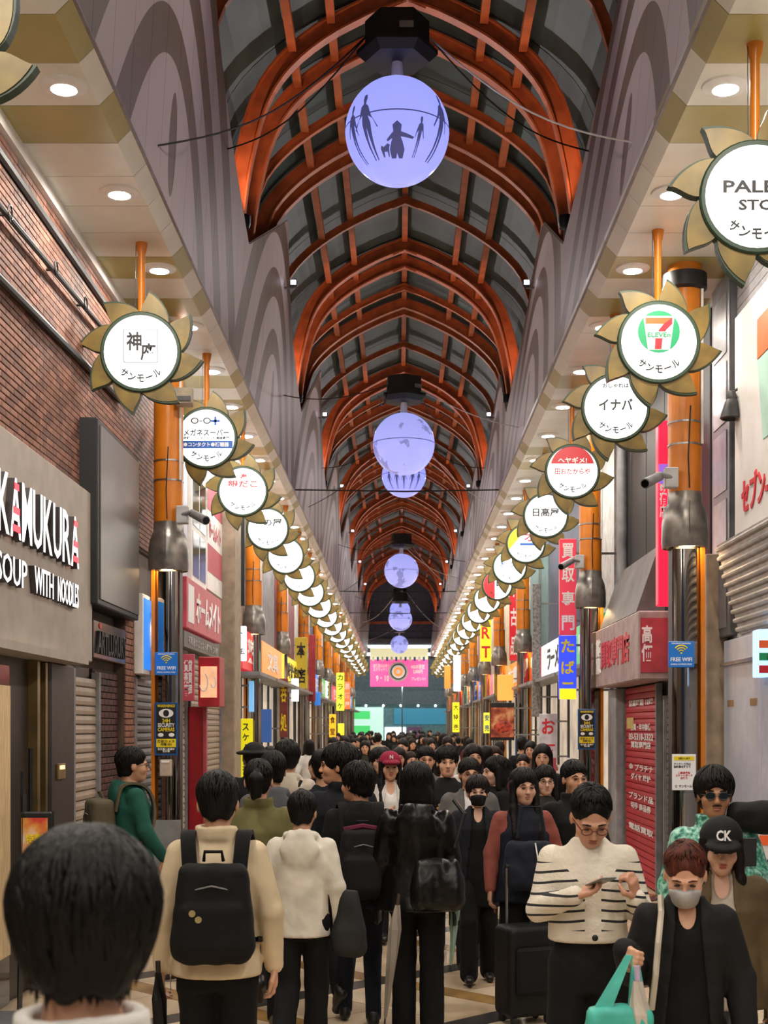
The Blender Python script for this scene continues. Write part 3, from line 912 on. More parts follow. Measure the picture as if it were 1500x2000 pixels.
sb = thing('sign_board', 'large blank dark grey sign panel in black frame on the brick wall', 'sign', (LX + .15, 12.6, EYE + 1.05))
MB().bbox(LX, LX + .2, 11.68, 13.52, EYE + 1.04, EYE + 2.62, .01).build('frame', 'black_metal', sb)
MB().box(LX + .2, LX + .212, 11.76, 13.48, EYE + 1.09, EYE + 2.57).build('panel', M('panel_grey', '#55504d', .35, var=.05), sb)
al = thing('shop_sign', 'silver metal shop sign with dark cut-out capitals under the blank panel', 'sign', (LX + .1, 12.9, EYE + .6))
MB().bbox(LX, LX + .12, 11.9, 13.28, EYE + .6, EYE + .93, .008).build('board', M('silver_plate', '#8d8078', .22, .9, var=.2), al)
text('ARTLUXURY', (LX + .122, 12.6, EYE + .74), 1.25, .2, 'left', 'print_black', 'lettering', al, .02)
text('●', (LX + .122, 12.15, EYE + .89), .1, .05, 'left', 'print_red', 'lettering', al, .004)
bs_ = thing('wall_sign', 'bright blue sign with white oval ring beside the near left pillar', 'sign', (LX + .2, 14.4, EYE + .5))
MB().bbox(LX, LX + .2, 13.74, 14.7, EYE + .53, EYE + 1.33, .005).build('frame', 'white_paint', bs_)
MB().box(LX + .2, LX + .206, 13.79, 14.65, EYE + .58, EYE + 1.29).build('panel', M('blue_lit', '#1f7ae0', .4, emis=.5, var=0), bs_)
ring = [(LX + .21, 14.3 + .2 * math.cos(t), EYE + .93 + .26 * math.sin(t)) for t in np.linspace(0, 2 * PI, 33)]
MB().tube(ring, .012, 6).build('ring', 'print_white', bs_)
shutter('roll_shutter', 'narrow grey shutter under the blue sign', LX + .08, 1, 13.8, 15.3, 0, EYE + .5, M('shutter_grey', '#6a6a70', .45))
wf = thing('shop_facade', 'white narrow facade with black figure poster behind the near left pillar', 'facade', (LX, 16, 3))
MB().box(LX, LX + .1, 15.4, 17.3, 2.4, 6.0).build('wall', M('facade_white', '#c9ccd6', .6, var=.05), wf)
p_ = MB().box(LX + .1, LX + .11, 15.45, 16.3, EYE + 1.35, EYE + 1.9).build('photo_panel', M('photo_dark', '#55555c', .4, var=.5, vs=4), wf)
text('5', (LX + .11, 15.7, EYE + 2.75), .5, .45, 'left', 'print_black', 'lettering', wf)
MB().box(LX + .1, LX + .11, 15.5, 15.9, EYE + 2.1, EYE + 2.3).build('blue_label', 'print_blue', wf)

# estate agent building with window, banner and pink sign
es = thing('shop_building', 'grey building with sash window and pink white vertical banner', 'facade', (LX, 19, 2.4))
MB().box(LX, LX + .08, 17.3, 21.4, 2.4, 6.0).build('wall', M('facade_grey', '#8d8a88', .7), es)
wn = MB().box(LX + .08, LX + .13, 17.45, 18.75, EYE + 1.85, EYE + 3.3).build('window', 'white_paint', es)
for a, b in ((17.53, 18.06), (18.14, 18.67)):
    for c, d_ in ((1.93, 2.5), (2.58, 3.22)):
        MB().box(LX + .13, LX + .135, a, b, EYE + c, EYE + d_).build('pane', M('pane_dark', '#2c3236', .1), wn)
bn = MB().box(LX + .08, LX + .12, 18.95, 20.5, EYE + 1.9, EYE + 3.4).build('banner', 'white_paint', es)
M('pink_faded', '#b9505f', .6, var=.06); M('pink_sign', '#b0454f', .5, emis=.12)
for z in (3.0, 2.15): MB().box(LX + .12, LX + .124, 18.97, 20.48, EYE + z, EYE + z + .38).build('banner_stripe', 'pink_faded', bn)
text('ホームメイト', (LX + .126, 19.7, EYE + 2.75), 1.2, .25, 'left', 'pink_faded', 'lettering', bn)
hs = thing('shop_sign', 'faded pink sign board with white katakana on the estate shop', 'sign', (LX + .2, 18, EYE + 1.1))
MB().bbox(LX, LX + .25, 16.25, 19.4, EYE + 1.17, EYE + 1.78, .01).build('board', 'pink_sign', hs)
text('ホームメイト', (LX + .252, 18.1, EYE + 1.47), 2.2, .38, 'left', 'print_white', 'lettering', hs, .01)
MB().box(LX + .25, LX + .258, 16.35, 16.8, EYE + 1.25, EYE + 1.7).build('emblem', 'print_white', hs)
gs_ = thing('shop_sign', 'grey strip sign with pale small lettering under the pink sign', 'sign', (LX + .2, 18, EYE + .95))
MB().box(LX, LX + .22, 16.25, 19.4, EYE + .95, EYE + 1.14).build('board', M('strip_grey', '#57574f', .5), gs_)
text('不動産のことなら何でもご相談', (LX + .222, 17.9, EYE + 1.045), 2.7, .11, 'left', 'light_grey', 'lettering', gs_)
rs = thing('hanging_sign', 'pinkish red projecting sign with white characters left of the display box', 'sign', (LX + .3, 16.3, EYE + .3))
MB().box(-2.75, -2.5, 16.32, 16.34, EYE + .7, EYE + .73).build('bracket', 'mid_grey', rs)
MB().bbox(-2.56, -2.42, 16.3, 16.36, EYE + .31, EYE + .86, .005).build('board', 'pink_sign', rs)
text('賃貸\n売買\n管理', (-2.49, 16.298, EYE + .58), .1, .42, 'cam', 'print_white', 'lettering', rs)
rb = thing('display_box', 'deep red lit display box showing a framed ornament over the red doorway', 'display box', (LX + .2, 17.5, EYE + .25))
MB().bbox(-2.46, -2.2, 16.9, 17.4, EYE + .25, EYE + .86, .01).build('case', M('red_box', '#b31f2e', .45), rb)
MB().box(-2.43, -2.23, 16.885, 16.9, EYE + .36, EYE + .74).build('picture', M('picture_lit', '#d9a27c', .5, emis=.6, var=.3, vs=7), rb)
for k, (dx, r_) in enumerate(((-.06, .05), (.06, .03))):
    MB().tube([(-2.33 + dx + r_ * math.cos(t), 16.88, EYE + .55 + r_ * 2.2 * math.sin(t)) for t in np.linspace(-2.8, 1.2, 14)], .009, 5).build('ornament', 'print_white', rb)
rd = thing('doorway_surround', 'glossy red door frame post standing below the display box', 'door frame', (LX + .1, 17.3, 0))
MB().box(-2.62, -2.44, 17.2, 17.3, 0, EYE + .25).build('post', M('red_post', '#a81526', .35), rd)
MB().box(-2.44, -2.4, 17.18, 17.3, 0, EYE + .25).build('reveal', 'pink_faded', rd)
shutter('roll_shutter', 'cream roll shutter left of the red door frame', LX + .08, 1, 15.5, 17.1, 0, EYE + .9, M('shutter_cream', '#c8bcae', .5))
shutter('roll_shutter', 'pale tan roll shutter right of the red door frame', LX + .08, 1, 17.4, 20.4, 0, EYE + .9, 'shutter_tan')
bc = base_obj(MB().bbox(LX, LX + .3, 20.6, 21.4, 0, 6.0, .02), 'pilaster', M('beige_wall', '#9b8a78', .7), 'beige wall pilaster past the pink estate sign', 'pilaster')
hb_ = thing('hanging_sign', 'black vertical projecting sign beside the beige pilaster', 'sign', (-2.4, 21.6, EYE + 2.0))
MB().bbox(-2.74, -2.42, 21.6, 21.75, EYE + 1.9, EYE + 3.4, .01).build('board', 'black_metal', hb_)
ho = thing('hanging_sign', 'small white lit hotel sign above the pale doorway', 'sign', (-2.6, 22, EYE + 1.0))
MB().bbox(-2.75, -2.43, 21.9, 22.0, EYE + 1.05, EYE + 1.6, .006).build('board', M('lit_white', '#e8eef2', .4, emis=.9, var=0), ho)
text('HOTEL', (-2.545, 21.898, EYE + 1.2), .19, .09, 'cam', 'print_black', 'lettering', ho)
text('宿', (-2.545, 21.898, EYE + 1.45), .12, .12, 'cam', 'print_blue', 'lettering', ho)
yb = thing('vertical_banner', 'tall bright yellow banner with black katakana for skateboards', 'banner', (-2.42, 21.5, EYE - 1.3))
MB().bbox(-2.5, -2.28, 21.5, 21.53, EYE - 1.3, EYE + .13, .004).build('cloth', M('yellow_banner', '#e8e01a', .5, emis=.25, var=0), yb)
for i, ch in enumerate('スケートボード'): text(ch if ch != 'ー' else '|', (-2.39, 21.498, EYE - .0 - .16 * i), .1 if ch != 'ー' else .02, .11, 'cam', 'print_black', 'lettering', yb)
MB().cyl((-2.51, 21.52, 0), (-2.51, 21.52, EYE + .2), .012).build('pole', 'white_paint', yb)

# notices on pillars
def notice_wifi(x, y, label):
    r = thing('wifi_sign', label, 'sign', (x, y, EYE + .52))
    MB().bbox(x - .115, x + .115, y - .012, y, EYE + .53, EYE + .76, .003).build('plate', M('wifi_blue', '#1668b8', .4, emis=.12, var=0), r)
    for k in range(3):
        q = [(x + (.025 + .022 * k) * math.cos(t), y - .014, EYE + .655 + (.025 + .022 * k) * math.sin(t)) for t in np.linspace(.7, 2.44, 9)]
        MB().tube(q, .006, 5).build('wave_mark', 'print_yellow', r)
    MB().sphere((x, y - .014, EYE + .655), .009, 8, 6).build('dot_mark', 'print_yellow', r)
    text('FREE WIFI', (x, y - .012, EYE + .6), .19, .035, 'cam', 'print_white', 'lettering', r)
    text('NAKANO SUNMALL', (x, y - .012, EYE + .742), .17, .014, 'cam', 'print_white', 'lettering', r)
    text('SUNMALL SHOPPING STREET', (x, y - .012, EYE + .557), .19, .014, 'cam', 'print_white', 'lettering', r)
def notice_cam(x, y, label, s=1.0, z=EYE - .02):
    r = thing('security_sign', label, 'sign', (x, y, z - .27 * s))
    MB().bbox(x - .12 * s, x + .12 * s, y - .012, y, z - .27 * s, z + .27 * s, .003).build('plate', M('notice_blue', '#15508f', .4, var=0), r)
    MB().box(x - .1 * s, x + .1 * s, y - .0135, y - .012, z - .25 * s, z + .25 * s).build('field', 'print_black', r)
    text('WARNING!', (x, y - .0135, z + .235 * s), .18 * s, .03 * s, 'cam', 'print_yellow', 'lettering', r, .002)
    MB().prism([(x + .075 * s * math.cos(t), z + .16 * s + .045 * s * math.sin(t)) for t in np.linspace(0, 2 * PI, 20)[:-1]], y - .015, y - .0135, lambda a, b, t: (a, t, b)).build('eye_mark', 'print_white', r)
    MB().prism([(x + .03 * s * math.cos(t), z + .16 * s + .035 * s * math.sin(t)) for t in np.linspace(0, 2 * PI, 16)[:-1]], y - .0165, y - .015, lambda a, b, t: (a, t, b)).build('eye_mark', 'print_black', r)
    text('24H', (x, y - .0135, z + .085 * s), .08 * s, .04 * s, 'cam', 'print_yellow', 'lettering', r, .002)
    text('SECURITY', (x, y - .0135, z + .04 * s), .17 * s, .04 * s, 'cam', 'print_white', 'lettering', r, .002)
    text('CAMERAS', (x, y - .0135, z - .005 * s), .17 * s, .04 * s, 'cam', 'print_yellow', 'lettering', r, .002)
    for q in (-1, 1): MB().sphere((x + q * .055 * s, y - .014, z - .06 * s), (.03 * s, .003, .02 * s), 10, 6).build('camera_mark', 'print_white', r)
    MB().box(x - .1 * s, x + .1 * s, y - .0145, y - .0135, z - .185 * s, z - .1 * s).build('field', 'print_yellow', r)
    text('防犯カメラ\n作動中!', (x, y - .0145, z - .142 * s), .17 * s, .065 * s, 'cam', 'print_black', 'lettering', r, .002)
    text('警察署へ直通中\n警察署', (x, y - .0135, z - .215 * s), .17 * s, .045 * s, 'cam', 'print_white', 'lettering', r, .002)
notice_wifi(2.50, 12.27, 'blue free wifi sign on the mirrored pillar by the convenience store')
notice_wifi(-2.37, 14.07, 'blue free wifi sign on the near left pillar')
notice_cam(-2.37, 14.06, 'blue and black security camera notice on the near left pillar')
notice_cam(2.5, 18.45, 'blue and black security camera notice on the pillar behind the red shutter', 1.0, EYE - .03)
notice_cam(2.62, 29.5, 'small security camera notice on the pillar by the noodle poster', 1.25, EYE - .6)
np_ = thing('paper_notice', 'white paper notice with yellow heading on the mirrored right pillar', 'notice', (2.55, 12.26, EYE - .55))
MB().box(2.42, 2.63, 12.262, 12.272, EYE - .56, EYE - .24).build('sheet', 'print_white', np_)
MB().box(2.435, 2.615, 12.259, 12.262, EYE - .295, EYE - .26).build('heading', 'print_yellow', np_)
text('お願いします', (2.525, 12.259, EYE - .278), .1, .018, 'cam', 'print_black', 'lettering', np_, .002)
text('アーケード内は\n自転車を降りて', (2.51, 12.262, EYE - .34), .15, .05, 'cam', 'print_black', 'lettering', np_, .002)
text('二輪車厳禁\nスケートボード\nお断り', (2.525, 12.262, EYE - .43), .15, .07, 'cam', 'print_red', 'lettering', np_, .002)
text('○  サンモール', (2.52, 12.262, EYE - .525), .15, .025, 'cam', 'print_black', 'lettering', np_, .002)
mb_ = thing('meter_box', 'pale electric box on the near left pillar under the security notice', 'electric box', (-2.37, 14.0, EYE - .55))
MB().bbox(-2.43, -2.31, 14.0, 14.08, EYE - .5, EYE - .33, .008).build('case', M('box_beige', '#b9a898', .5), mb_)
MB().box(-2.41, -2.33, 13.995, 14.0, EYE - .36, EYE - .34).build('label_strip', 'print_white', mb_)

def cctv(x, y, z, s, label, k=1.0):
    r = thing('security_camera', label, 'camera', (x, y, z))
    MB().bbox(-.06 * k, .06 * k, -.05 * k, .05 * k, -.09 * k, .09 * k, .008).build('junction_box', 'light_grey', r, False)
    MB().tube([(0, -.03 * k, 0), (s * .1 * k, -.07 * k, .02 * k), (s * .14 * k, -.1 * k, 0)], .022 * k, 8).build('arm', 'mid_grey', r, False, True)
    b = MB().cyl((s * .10 * k, -.02 * k, .015 * k), (s * .28 * k, -.3 * k, -.1 * k), .042 * k, .045 * k, 14).build('barrel', 'mid_grey', r, False, True)
    MB().cyl((s * .28 * k, -.3 * k, -.1 * k), (s * .285 * k, -.308 * k, -.103 * k), .034 * k, n=14).build('lens', M('lens_black', '#060608', .1, var=0), b, False)
cctv(2.40, 12.22, EYE + 2.2, -1, 'grey bullet security camera strapped to the near right pillar')
cctv(2.40, 18.42, EYE + 2.2, -1, 'grey bullet security camera strapped to the second right pillar')
cctv(-2.2, 14.02, EYE + 2.15, 1, 'grey bullet security camera strapped to the near left pillar')
sp_ = thing('wall_speaker', 'beige box loudspeaker behind the calligraphy flower lamp', 'speaker', (-2.18, 14.0, EYE + 3.35))
MB().add([(-.1,-.1,-.09),(.1,-.1,-.09),(.08,.1,-.09),(-.08,.1,-.09),(-.1,-.16,.05),(.1,-.16,.05),(.08,.1,.09),(-.08,.1,.09)], [(3,2,1,0),(4,5,6,7),(0,1,5,4),(1,2,6,5),(2,3,7,6),(3,0,4,7)]).build('case', M('speaker_beige', '#b7ab97', .6), sp_, False)
MB().box(-.085, .085, -.128, -.12, -.07, .03).build('grille', 'dark_grey', sp_, False)
MB().box(-.2, -.08, -.02, .02, -.02, .02).build('wall_bracket', 'mid_grey', sp_, False)
# ---------------------------------------------------------------- right side: convenience store
cs = thing('store_sign', 'large white store sign with numeral logo and red katakana on the right wall', 'sign', (RX - .1, 9.5, EYE + 1.6))
MB().bbox(RX - .14, RX, 6.8, 12.0, EYE + 1.64, EYE + 3.55, .01).build('board', M('sign_white', '#d4d0cb', .5, var=.03), cs)
text('セブン-イレブン', (RX - .141, 10.8, EYE + 1.95), 1.85, .3, 'right', 'print_red', 'lettering', cs, .01)
MB().prism([(11.32, 3.38), (9.6, 3.38), (9.9, 2.3), (11.05, 2.3)], RX - .146, RX - .14, lambda a, b, t: (t, a, EYE + b)).build('logo_field', M('logo_pale', '#a9cfc3', .5, var=0), cs)
MB().prism([(11.2, 3.3), (9.8, 3.3), (9.8, 2.98), (11.2, 2.98)], RX - .152, RX - .146, lambda a, b, t: (t, a, EYE + b)).build('numeral', 'print_orange', cs)
MB().prism([(10.1, 2.98), (9.8, 2.98), (10.4, 2.35), (10.7, 2.35)], RX - .152, RX - .146, lambda a, b, t: (t, a, EYE + b)).build('numeral', 'print_red', cs)
wt = base_obj(MB().box(RX - .02, RX, 6.8, 12.4, 0, 6.0), 'wall_tiled', M('grout', '#8f8f94', .8), 'white tiled wall of the convenience store', 'wall', kind='structure', loc=(RX, 9.6, 0))
tm = MB().bbox(-.012, 0, .004, .186, .004, .086, .002).mesh('tile', M('tile_white', '#c5c6ca', .25, var=.04))
nt_ = 0
for za, zb in ((EYE + .75, EYE + 1.65), (EYE + 3.55, EYE + 4.0)):
    z = za
    while z < zb - .05:
        y = 10.4
        while y < 12.3:
            o = bpy.data.objects.new('tile', tm); o.location = (-.02, y - 9.6, z); link(o, wt); nt_ += 1
            y += .19
        z += .09
hd = thing('corrugated_hood', 'white ribbed metal hood sloping out under the store sign', 'hood', (RX - .1, 9.5, EYE + .85))
MB().prism([(RX - .25, 1.6), (RX, 1.6), (RX, .82), (RX - .05, .82)], 6.8, 12.2, lambda a, b, t: (a, t, EYE + b)).build('shell', M('hood_white', '#b9b6b4', .45), hd)
for i in range(10):
    t = (i + .5) / 10
    x = RX - .25 + .2 * t; z = EYE + 1.6 - .78 * t
    MB().cyl((x - .005, 6.8, z), (x - .005, 12.21, z), .022, n=8).build('rib', 'hood_white', hd, smooth=True)
cf = thing('window_frame_column', 'grey metal framed column with narrow panels beside the store', 'column', (RX, 12.7, EYE + .8), kind='thing')
MB().bbox(RX - .1, RX, 12.35, 13.05, EYE + .82, 6.0, .01).build('frame', M('frame_grey', '#66676b', .4, .3), cf)
for z in np.arange(.9, 3.9, .62):
    MB().box(RX - .108, RX - .1, 12.45, 12.95, EYE + z, EYE + z + .54).build('panel', M('frame_panel', '#85868a', .3, .3), cf)
bp_ = base_obj(MB().bbox(RX - .22, RX - .02, 12.75, 13.1, 0, EYE + 1.6, .01), 'corner_post', M('post_warm_lit', '#b29c84', .5, var=.12), 'grey metal corner post tinted by warm light right of the mirrored pillar', 'post')  # grey metal, with the warm light on it put into the base colour
pt = thing('store_partition', 'pale blue grey glossy panels screening the convenience store front', 'partition', (RX - .1, 10, 0))
for i in range(4):
    y = 7.4 + i * 1.3
    MB().bbox(RX - .1, RX - .05, y, y + 1.27, .02, EYE + .78, .008).build('panel', M('partition_pale', '#b4b7c4', .18, var=.04, emis=.04), pt)
MB().box(RX - .13, RX - .05, 7.4, 12.6, EYE + .55, EYE + .58).build('rail', 'aluminium', pt)
for y in (12.2, 11.4): MB().box(RX - .104, RX - .1, y, y + .22, EYE + .18, EYE + .24).build('tape', M('brown_tape', '#9a774c', .6), pt)
st = thing('store_light_box', 'lit store light box with orange, green and red stripes at the right edge', 'sign', (RX - .3, 11.1, EYE + .4))
MB().bbox(2.86, 3.04, 11.0, 11.2, EYE + .40, EYE + .78, .006).build('case', M('lightbox_blue', '#9cc4ee', .4, emis=.9, var=0), st)
for z, c in ((.66, 'print_orange'), (.56, 'print_green'), (.46, 'print_red')):
    MB().box(2.862, 3.04, 10.99, 11.0, EYE + z - .03, EYE + z + .03).build('stripe', c, st)
sn = thing('store_stand_sign', 'white standing store sign with orange bar and green swoosh', 'sign stand', (2.66, 9.85, 0))
MB().bbox(2.4, 2.92, 9.83, 9.9, .05, 1.2, .012).build('panel', M('stand_white', '#d9d6d2', .35, var=.03), sn)
MB().box(2.38, 2.94, 9.8, 9.95, 0, .06).build('base', 'dark_grey', sn)
MB().box(2.49, 2.5, 9.824, 9.83, .7, 1.13).build('rule_mark', 'print_black', sn)
MB().box(2.56, 2.88, 9.824, 9.83, 1.06, 1.13).build('bar_mark', 'print_orange', sn)
text('SEVEN ELEVEN', (2.72, 9.83, .94), .36, .05, 'cam', 'print_black', 'lettering', sn)
MB().box(2.68, 2.76, 9.824, 9.83, .75, .9).build('bar_mark', 'print_red', sn)
MB().prism([(2.52, .64), (2.6, .6), (2.75, .66), (2.88, .78), (2.86, .84), (2.7, .74), (2.58, .7), (2.55, .76)], 9.822, 9.83, lambda a, b, t: (a, t, b)).build('swoosh_mark', 'print_green', sn)
ln = thing('wall_lantern', 'dark bell shaped horn lamp on the right wall below the flower lamps', 'lamp', (2.86, 11.9, EYE + 2.65))
MB().lathe([(.085, 0), (.1, .01), (.085, .06), (.06, .14), (.045, .17), (.05, .19), (.03, .24), (.0, .25)], 20).build('bell', M('lantern_dark', '#3b3a3a', .5), ln, False, True)
MB().tube([(0, 0, .22), (.1, .0, .3), (.2, .0, .26)], .012, 6).build('arm', 'black_metal', ln, False)

# red shutter shop
shutter('roll_shutter', 'dark slatted shutter behind the mirrored right pillar', RX - .06, -1, 13.2, 15.4, 0, EYE + .35, M('shutter_dark', '#6f6864', .45))
rsh = shutter('roll_shutter', 'red roll shutter covered in white opening times and prices', RX - .08, -1, 15.75, 18.05, 0, EYE + .5, 'shutter_red')
for i, (z, n) in enumerate(((.30, '営業時間 10時'), (.0, '営業・年中無休'), (-.12, '03-5318-3322'), (-.22, '買取専門店'), (-.5, '金 プラチナ'), (-.62, 'ダイヤ 時計'), (-.86, 'ブランド品'), (-.98, '切手 商品券'), (-1.25, '電話買取'))):
    text(n, (RX - .102, 16.9, EYE + z), 1.7 if i % 2 == 0 else 1.4, .085, 'right', 'print_white', 'lettering', rsh, .002)
MB().box(RX - .106, RX - .1, 17.4, 17.9, EYE + -.02, EYE + .12).build('sticker', M('sticker_yellow', '#d8c47a', .5), rsh)
base_obj(MB().bbox(RX - .22, RX - .02, 18.1, 18.75, 0, EYE + .5, .01), 'door_post', M('post_grey', '#a3a6ab', .4), 'pale grey metal post left of the red shutter', 'post')
sx = thing('shop_sign_box', 'faded grey and red sign box with vertical characters above the red shutter', 'sign', (RX - .2, 16.8, EYE + .5))
MB().bbox(RX - .42, RX, 15.2, 18.6, EYE + .52, EYE + 1.28, .015).build('case', M('sign_faded', '#a58f8c', .5), sx)
MB().box(2.65, 3.0, 15.19, 15.2, EYE + .6, EYE + 1.2).build('end_panel', M('sign_pink', '#b5414c', .5), sx)
text('高\n価', (2.72, 15.19, EYE + .92), .12, .4, 'cam', 'print_white', 'lettering', sx)
text('買取専門店', (RX - .421, 16.9, EYE + .92), 2.2, .36, 'right', 'print_red', 'lettering', sx, .008)
text('高価\n買取', (RX - .421, 18.25, EYE + .92), .4, .46, 'right', 'print_white', 'lettering', sx, .008)
aw = base_obj(MB().prism([(RX - .38, 1.3), (RX, 1.3), (RX, 2.05), (RX - .12, 2.05)], 15.6, 18.4, lambda a, b, t: (a, t, EYE + b)), 'awning_cover', M('cover_grey', '#6b6765', .5), 'slanted dark grey awning cover above the faded sign box', 'awning')
bf = thing('black_facade', 'black panelled facade rising between the red banner and the second pillar', 'facade', (RX - .05, 17, EYE + 1.3))
for i in range(5):
    MB().bbox(RX - .06, RX - .01, 13.3 + i * 1.15, 14.42 + i * 1.15, EYE + 1.3, 6.0, .01).build('panel', M('facade_black', '#0f0f11', .6), bf)
MB().cyl((RX - .12, 18.2, EYE + .5), (RX - .12, 18.2, 6.0), .07, n=12).build('drain_pipe', 'mid_grey', bf, smooth=True)
rv = thing('hanging_sign', 'tall bright red vertical sign with white characters behind the mirrored pillar', 'sign', (2.8, 14.2, EYE + 1.25))
MB().bbox(2.66, 3.03, 14.2, 14.35, EYE + 1.25, EYE + 3.15, .01).build('case', M('red_lit', '#e01836', .4, emis=.9, var=0), rv)
text('新\n宿\n店', (2.71, 14.199, EYE + 2.35), .075, .4, 'cam', 'print_white', 'lettering', rv)
MB().box(2.665, 2.78, 14.19, 14.2, EYE + 2.5, EYE + 2.7).build('purple_label', M('purple_print', '#8a5ac8', .4, emis=.4, var=0), rv)

def psign(px0, px1, py0, py1, d, mat, label, lines=None, tm_='print_white', name='hanging_sign', cat='sign', th=.1, frame=None):
    """projecting sign facing along the street, anchored on its side wall by a bracket"""
    x0 = (px0 - 780) * d / F; x1 = (px1 - 780) * d / F
    z0 = ZP(py1, d); z1 = ZP(py0, d)
    r = thing(name, label, cat, ((x0 + x1) / 2, d, z0))
    MB().bbox(x0, x1, d, d + th, z0, z1, min(.01, (x1 - x0) * .05)).build('board', mat, r)
    s = 1 if x0 > 0 else -1
    xe = RX if s > 0 else LX
    xi = x1 if s > 0 else x0
    if abs(xe - xi) > .02:
        for z in (z0 + (z1 - z0) * .15, z0 + (z1 - z0) * .85):
            MB().box(*sorted((xi - s * .01, xe + s * .01)), d + .03, d + .06, z - .015, z + .015).build('bracket', 'mid_grey', r)
    if lines:
        n = len(lines)
        for i, t in enumerate(lines):
            zc = z1 - (z1 - z0) * (i + .5) / n
            text(t, ((x0 + x1) / 2, d - .001, zc), (x1 - x0) * .75, (z1 - z0) / n * .62, 'cam', tm_, 'lettering', r, .004)
    return r
E = lambda n, c, e: M(n, c, .4, emis=e, var=0)
psign(1093, 1126, 1052, 1240, 19.2, E('red_white', '#c8384a', .35), 'tall faded red sign with white characters left of the second right pillar', ['買', '取', '専', '門'], 'print_white')
p2 = psign(1092, 1126, 1241, 1366, 19.0, E('blue_lit2', '#2a3fd0', .7), 'vivid blue sign with yellow lettering and yellow foot strip', ['た', 'ば', 'こ'], 'print_yellow')
MB().box(2.2, 2.43, 18.985, 19.0, ZP(1366, 19), ZP(1345, 19)).build('foot_strip', E('yellow_lit', '#e8d820', .5), p2)
psign(1040, 1056, 1140, 1400, 26, M('rib_grey', '#84807c', .5, var=.3, vs=20), 'narrow grey louvred sign column beyond the red sign')
psign(938, 960, 1180, 1292, 40, E('yellow_art', '#d9c02a', .5), 'yellow vertical sign with dark red capitals above the right crowd', ['A', 'R', 'T'], 'print_red')
psign(1054, 1088, 1394, 1492, 24.5, M('sake_white', '#c9c4d0', .5), 'pale vertical sign with two red characters for sake', ['お', '酒'], 'print_red')
psign(957, 1005, 1372, 1446, 29.0, 'black_metal', 'black framed poster of a red meat rice bowl', None)
mat_poster('food', '#6e2a1c', '#b5563a', '#d8a070', 5)
psign(972, 1003, 1318, 1368, 31.5, E('orange_lit', '#ef7a35', 1.2), 'glowing orange lantern sign above the noodle poster', None)
bowl = thing('food_poster', 'photo panel of a bowl of noodles inside the black frame', 'poster', (2.17, 28.97, ZP(1440, 28.97)))
MB().box(1.92, 2.4, 28.96, 28.99, ZP(1440, 28.97), ZP(1382, 28.97)).build('print', 'food', bowl)
MB().sphere((2.17, 28.96, ZP(1420, 28.97)), (.19, .02, .12), 16, 8).build('bowl_mark', M('bowl_meat', '#b0402c', .4, var=.5, vs=14), bowl)
psign(995, 1012, 1120, 1290, 33, E('red_pole', '#b8202c', .3), 'tall red vertical sign beside the third right pillar', ['中', '古', '品'])
psign(886, 900, 1280, 1350, 52, E('white_tall', '#dfeef2', .9), 'white lit vertical sign in the far right row')
psign(884, 897, 1372, 1430, 46, E('yellow_flag', '#eede20', .7), 'yellow banner hanging low in the far right row', ['大', '特', '売'], 'print_black')
psign(868, 880, 1300, 1345, 58, E('orange_far', '#d88a3a', .5), 'small orange sign far along the right shops')
psign(945, 957, 1392, 1432, 30, E('yellow_s', '#e6df3a', .5), 'small blue and yellow sign left of the noodle poster', ['安', '売'], 'print_blue')
psign(657, 672, 1314, 1388, 48, E('lime_lit', '#d8e43a', .8), 'lime yellow vertical sign in the far left row', ['カ', 'ラ', 'オ', 'ケ'], 'print_black')
psign(672, 684, 1332, 1385, 50, E('orange_red', '#e0663a', .6), 'orange red vertical sign next to the lime sign', ['居', '酒', '屋'], 'print_white')
psign(643, 656, 1395, 1440, 40, E('amber_lit', '#efaa22', .6), 'amber banner low on the left behind the crowd', ['食', '堂'], 'print_black')
psign(660, 672, 1413, 1436, 45, E('yellow_l2', '#f0e030', .6), 'small yellow lit sign low in the far left row')
psign(569, 583, 1325, 1370, 31, E('white_box', '#dfe8ec', .7), 'white lit box sign between the left pillars')
psign(546, 562, 1325, 1440, 29, M('poster_maroon', '#7d3a30', .5), 'maroon and yellow poster column behind the third left pillar', ['呑', '処'], 'print_yellow')
psign(576, 600, 1245, 1345, 34, E('mustard', '#a8922a', .2), 'mustard yellow sign panel high among the left pillars', ['本', '店'], 'print_black')
psign(510, 530, 1385, 1450, 25.2, E('flag_blue', '#3a62a8', .2), 'blue and white flag beside the yellow banner', None)
psign(486, 495, 1330, 1390, 22.8, E('flag_cyan', '#6fa8d8', .5), 'small pale blue pennant under the second left bell lamp', None)
psign(614, 626, 1352, 1378, 37, E('blue_s', '#2f70c0', .4), 'small blue sign on a far left pillar', None)
psign(603, 616, 1240, 1370, 36, M('redpole2', '#8e2430', .5), 'dark red vertical sign between far left pillars', None)

